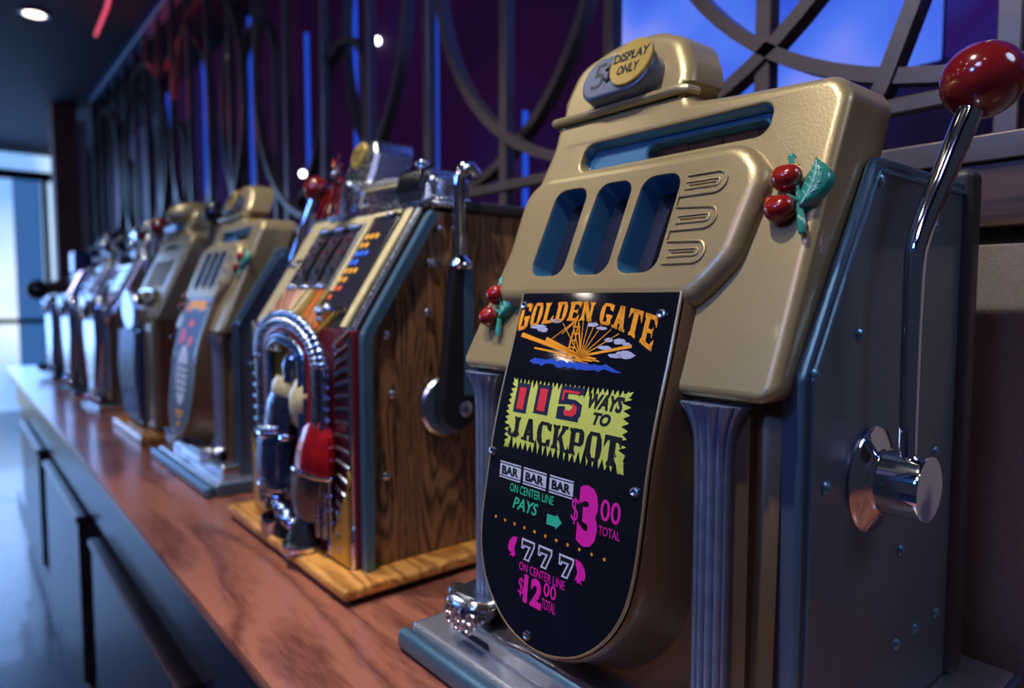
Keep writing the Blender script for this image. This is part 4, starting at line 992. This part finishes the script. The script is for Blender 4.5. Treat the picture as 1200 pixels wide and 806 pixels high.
    tube(bm, [(1.337, yR-.048, .13), (1.335, yR-.048, .22), (1.332, yR-.048, .34), (1.334, yR-.05, .405), (1.352, yR-.052, .438), (1.378, yR-.056, .442), (1.398, yR-.060, .425), (1.402, yR-.062, .405)], [.026, .024, .022, .023, .024, .022, .018, .012], 18)
    build('handle_grip', bm, CHROME, t)
    # ---- base over a black slab that paints the shadow gap
    bm = bmesh.new(); box(bm, (.875, yR-.10, -.912), (1.86, yL+.10, -.872), .015, 4); bs = build('base', bm, OAKB, t)
    bm = bmesh.new(); box(bm, (.905, yR-.07, -.93), (1.83, yL+.07, -.904), .003, 1); build('base_shadow', bm, BLACK, t)
    bm = bmesh.new(); sphere(bm, (.876, 2.30, -.898), .008, u=10, v=6); build('screw', bm, CHROME, bs)
    return t
M2 = oak_machine()

# ================================================================== the four machines further down the row
def far_machine(yc, label, side, head, face_m, front, lower, base_m, knob, style, wd=.86, k=.52, top=.60, hx=None):
    O = Vector((1.0, yc, -.93)); OFF[0] = O; h = wd/2; yR, yL = yc-h, yc+h
    t = thing('slot_machine', label, 'slot machine', O)
    f = lambda y, z, w=0: Vector((1+k*(z+.15)-w, yc+y, z))
    zt = top-.2
    bm = bmesh.new(); pr = [(1.045, -.87), (1.045, -.15), (1.05+k*(zt+.08), zt-.06), (1.76, zt-.06), (1.76, -.87)]
    a = [bm.verts.new((x, yR+.01, z)) for x, z in pr]; b = [bm.verts.new((x, yL-.01, z)) for x, z in pr]; n = len(pr)
    for i in range(n): bm.faces.new((a[i], a[(i+1) % n], b[(i+1) % n], b[i]))
    bm.faces.new(a); bm.faces.new(b[::-1]); build('cabinet_body', bm, side, t, smooth=False)
    for x, z in [(1.12, -.25), (1.35, -.05), (1.4, -.5), (1.65, -.75), (1.6, .1)]:
        bm = bmesh.new(); screw(bm, (x, yR+.01, z), (0, -1, 0), .012); build('screw', bm, CHROMED, t)
    # head casting with windows
    dome = style in ('gold', 'gilt')
    ol = [(-h, -.15, .04), (-h*.98, zt-.03, .08), (-h*.45, zt, .03), (-h*.42, top-.06, .1), (-h*.1, top, .1), (h*.25, top-.03, .1), (h*.36, zt, .03), (h*.94, zt-.06, .1), (h, -.15, .04)]
    wins = [fillet([(y0, .07), (y0, .27), (y0+.14, .27), (y0+.14, .07)], .03, 5) for y0 in (-.24, -.06, .12)]
    cw = fillet([(-.24, .34), (-.24, .385), (.25, .385), (.25, .34)], .02, 4)
    bm = bmesh.new(); relief(bm, offset(ccw(fillet(ol, .03, 6)), -.03), wins+[cw], .0, rnd(.03, 0, -.16 if not dome else -.22, 6), [(.006, -.006), (.01, -.05)], f); hd = build('head_casting', bm, head, t)
    for w_ in wins+[cw]:
        bm = bmesh.new(); poly_flat(bm, ccw(w_), lambda y, z: f(y, z, -.04)); build('reel_window', bm, face_m, hd, smooth=False)
    # lower front
    bm = bmesh.new(); box(bm, (1.0, yR+.03, -.86), (1.06, yL-.03, -.15), .02, 4); build('front_panel', bm, lower, t)
    for y in ((yR+.06, yL-.06) if style != 'gold' else (yL-.06,)): column(t, y, .055, .03, -.16, -.84, front, 1.005, .03)
    bm = bmesh.new(); box(bm, (.90, yR-.05, -.93), (1.83, yL+.05, -.875), .016, 4); build('base', bm, base_m, t)
    # award piece / jackpot relief in the middle of the front
    if style == 'gold':
        bm = bmesh.new(); g = lambda y, z, w: Vector((.985-w-.05*max(0, z+.2), yc+y, z))
        relief(bm, [(.06+.20*math.cos(a), -.08+.12*math.sin(a)) for a in [2*PI*i/32 for i in range(32)]], [], .03, rnd(.03, .03, -.03, 6), [], g); build('jackpot_dome', bm, mat('hammered_chrome', (.5, .56, .72), .2, 1, bump=1.0, bscale=55), t)
        bm = bmesh.new(); box(bm, (.975, yc-.17, -.855), (1.02, yc+.36, -.2), .015); build('fluted_panel', bm, mat('front_navy', (.02, .06, .13), .25, .3, .5), t)
        for i in range(9):
            bm = bmesh.new(); y = -.14+.06*i; tube(bm, [g(y, -.22, .02), g(y, -.5, .03), g(y*.9, -.83, .012)], [.02, .022, .016], 10); build('fluted_bar', bm, front, t)
        for i in range(9):
            a = PI*i/8; bm = bmesh.new(); tube(bm, [f(.1*math.cos(a), -.03, .015), f(.27*math.cos(a), .0+.05*math.sin(a), .02)], .012, 8); build('ray', bm, GOLD, t)
        bm = bmesh.new(); tube(bm, [f(.20*math.cos(a), .04+.02*math.sin(a), .02) for a in [PI*i/14 for i in range(15)]], .018, 8); build('arch_moulding', bm, CHROME, t)
        bm = bmesh.new(); sphere(bm, f(.02, top-.07, -.06), .12, 1.6, .95, .85); build('gold_dome', bm, head, t)
        bm = bmesh.new(); box(bm, f(-.04, top-.19, .03), f(.30, top-.13, -.01), .01); build('coin_plate', bm, BLUEP, t)
        for y in (-.02, .06, .14):
            bm = bmesh.new(); sphere(bm, f(y+.05, top-.20, .02), .03); build('coin_boss', bm, CHROME, t)
        bm = bmesh.new(); tube(bm, [f(.30, top-.24, .02), f(.25, top-.04, .03), f(.05, top+.0, .02)], .014, 8); build('coin_rail', bm, CHROME, t)
    if style in ('silver', 'ornate', 'end'):
        g = lambda y, z, w: Vector((.99-w-.03*max(0, z+.3), yc+y, z))
        bm = bmesh.new(); relief(bm, ccw(fillet([(.27, -.02), (.29, -.35), (.10, -.80), (-.10, -.80), (-.27, -.35), (-.27, -.02)], .08, 6)), [], .07, rnd(.06, .07, -.03, 6), [], g); build('front_shield', bm, HAM, t)
        for i in range(10):
            y = -.30+.066*i
            bm = bmesh.new(); tube(bm, [f(y, -.10, .02), f(y*.96, .05, .03)], .014, 8); build('fluted_bar', bm, CHROME, t)
        for i in range(5):
            bm = bmesh.new(); tube(bm, [g(.25-.03*i, -.06-.03*i, .085), g(0, .03-.03*i, .105), g(-.25+.03*i, -.06-.03*i, .085)], .012, 8); build('arch_moulding', bm, CHROME, t)
        for i in range(3):
            bm = bmesh.new(); tube(bm, [f(-h*.85, .0+.14*i, .012), f(h*.85, .0+.14*i, .012)], .010, 8); build('cross_moulding', bm, CHROME, t)
        for sg in (-1, 1):
            bm = bmesh.new(); tube(bm, [f(sg*h*.9, -.12, .012), f(sg*h*.88, .33, .012), f(sg*h*.5, .40, .02)], .018, 10); build('side_moulding', bm, CHROME, t)
        # coin cup
        bm = bmesh.new(); lathe(bm, (.94, yc, -.875), (0, 0, 1), [(0, .11), (.02, .15), (.07, .165), (.085, .16), (.07, .14), (.03, .10), (.02, 0)], 30); build('coin_cup', bm, CHROME, t)
        for i in range(5):
            bm = bmesh.new(); sphere(bm, (.93, yc-.30+.12*i+(.05 if i == 2 else 0), -.845), .036); build('base_boss', bm, CHROME, t)
    if style == 'silver':
        bm = bmesh.new(); box(bm, f(-.10, top-.12, .05), f(.16, top-.02, -.08), .03, 4); build('coin_head', bm, CHROME, t)
        bm = bmesh.new(); lathe(bm, f(0.0, top+.0, -.04), (-1, 0, .3), [(-.08, .05), (-.02, .075), (.05, .07), (.07, .05), (.075, 0)], 24); build('gold_disc', bm, GOLD, t)
        for y, z in ((.10, top-.10), (.14, top-.02), (.02, top-.14), (-.12, top-.16)):
            bm = bmesh.new(); sphere(bm, f(y, z, .05), .04); build('coin_boss', bm, CHROME, t)
    if style == 'ornate':        # spread-wing chrome cresting
        q = random.Random(5)
        for i in range(11):
            a = math.radians(15+i*15); L_ = .16+.05*math.sin(i*1.3)
            bm = bmesh.new(); tube(bm, [f(0, top-.12, .03), f(-math.cos(a)*L_*.6, top-.12+math.sin(a)*L_*.8, .05), f(-math.cos(a)*L_*1.2, top-.12+math.sin(a)*L_*1.5, 0)], [.02, .03, .008], 8); build('crest_feather', bm, CHROME, t)
        bm = bmesh.new(); sphere(bm, f(0, top-.04, .06), .07, 1.2, 1, 1); sphere(bm, f(0, top+.05, .08), .045); tube(bm, [f(0, top+.06, .10), f(0, top+.04, .16)], [.025, .006], 8); build('crest_head', bm, CHROME, t)
        for y, z in ((.15, .42), (.22, .30), (-.2, .42)):
            bm = bmesh.new(); sphere(bm, f(y, z, .04), .04); build('coin_boss', bm, CHROME, t)
    if style == 'end':
        bm = bmesh.new(); box(bm, f(-.20, top-.14, .06), f(.20, top+.12, -.12), .03, 3); build('top_box', bm, mat('navy_box', (.02, .04, .16), .3, .2, .4), t)
        bm = bmesh.new(); lathe(bm, f(.02, top-.02, .06), (-1, 0, 0), [(0, .05), (.02, .05), (.03, .0)], 20); build('blue_light', bm, mat('blue_light', (.1, .2, 1), .3, emit=(.18, .34, 1), es=2.2), t)
        bm = bmesh.new(); tube(bm, [f(0, .16, 0), f(.03, .14, .14), f(.03, .12, .22)], [.09, .08, .06], 16); build('horn_arm', bm, COPPER, t)
        bm = bmesh.new(); sphere(bm, f(.03, .11, .31), .12); build('horn_ball', bm, BLACK, t)
    # handle
    yh = yR-.075; hz = -.30
    bm = bmesh.new(); lathe(bm, (1.30, yR+.008, hz), (0, -1, 0), [(0, .09), (.01, .09), (.03, .06), (.09, .055), (.1, .05), (.1, 0)], 28); build('handle_hub', bm, CHROME, t)
    hz1 = hx or .52
    bm = bmesh.new(); tube(bm, [(1.30, yh, hz), (1.295, yh, -.05), (1.30, yh, .15), (1.33, yh-.01, .3), (1.37, yh-.03, hz1)], [.015, .016, .018, .02, .021], 12); build('handle_lever', bm, CHROME, t)
    bm = bmesh.new(); sphere(bm, (1.38, yh-.035, hz1+.04), .078); build('handle_ball', bm, knob, t)
    return t
HAM = mat('hammered_chrome', (.5, .56, .72), .2, 1, bump=1.0, bscale=55)
DARKG = mat('dark_reel_glass', (.02, .022, .03), .08, 0, .8)
SILV = mat('silver_face', (.62, .66, .74), .2, .95, bump=.3, bscale=60)
far_machine(5.28, 'gold slot machine with reddish wooden sides and black ball handle, fourth from the camera', REDW, GOLD, BLUEP, CHB, GOLD, OAKB, BLACK, 'gold', k=.46, top=.66)
far_machine(6.85, 'silver-fronted slot machine with chrome base cup and red ball handle, fifth in the row', mat('gold_grey_side', (.15, .125, .09), .4, .5, .2), SILV, DARKG, CHROME, mat('front_brown', (.10, .06, .04), .4, .3), CHROMED, REDB, 'silver', top=.62, hx=.56)
far_machine(8.40, 'dark maroon slot machine with a chrome winged crest on top, sixth in the row', mat('maroon_side', (.05, .012, .018), .3, .1, .5), SILV, DARKG, CHROME, mat('front_maroon', (.20, .015, .03), .3, .2, .4), BLACKW, BLACK, 'ornate', top=.60)
far_machine(9.95, 'farthest slot machine with blue lamp box on top and black ball on its face', mat('black_side', (.02, .02, .03), .3, .1, .4), CHROMED, DARKG, CHROME, mat('front_black', (.03, .03, .04), .3, .3), CHROMED, BLACK, 'end', top=.46)
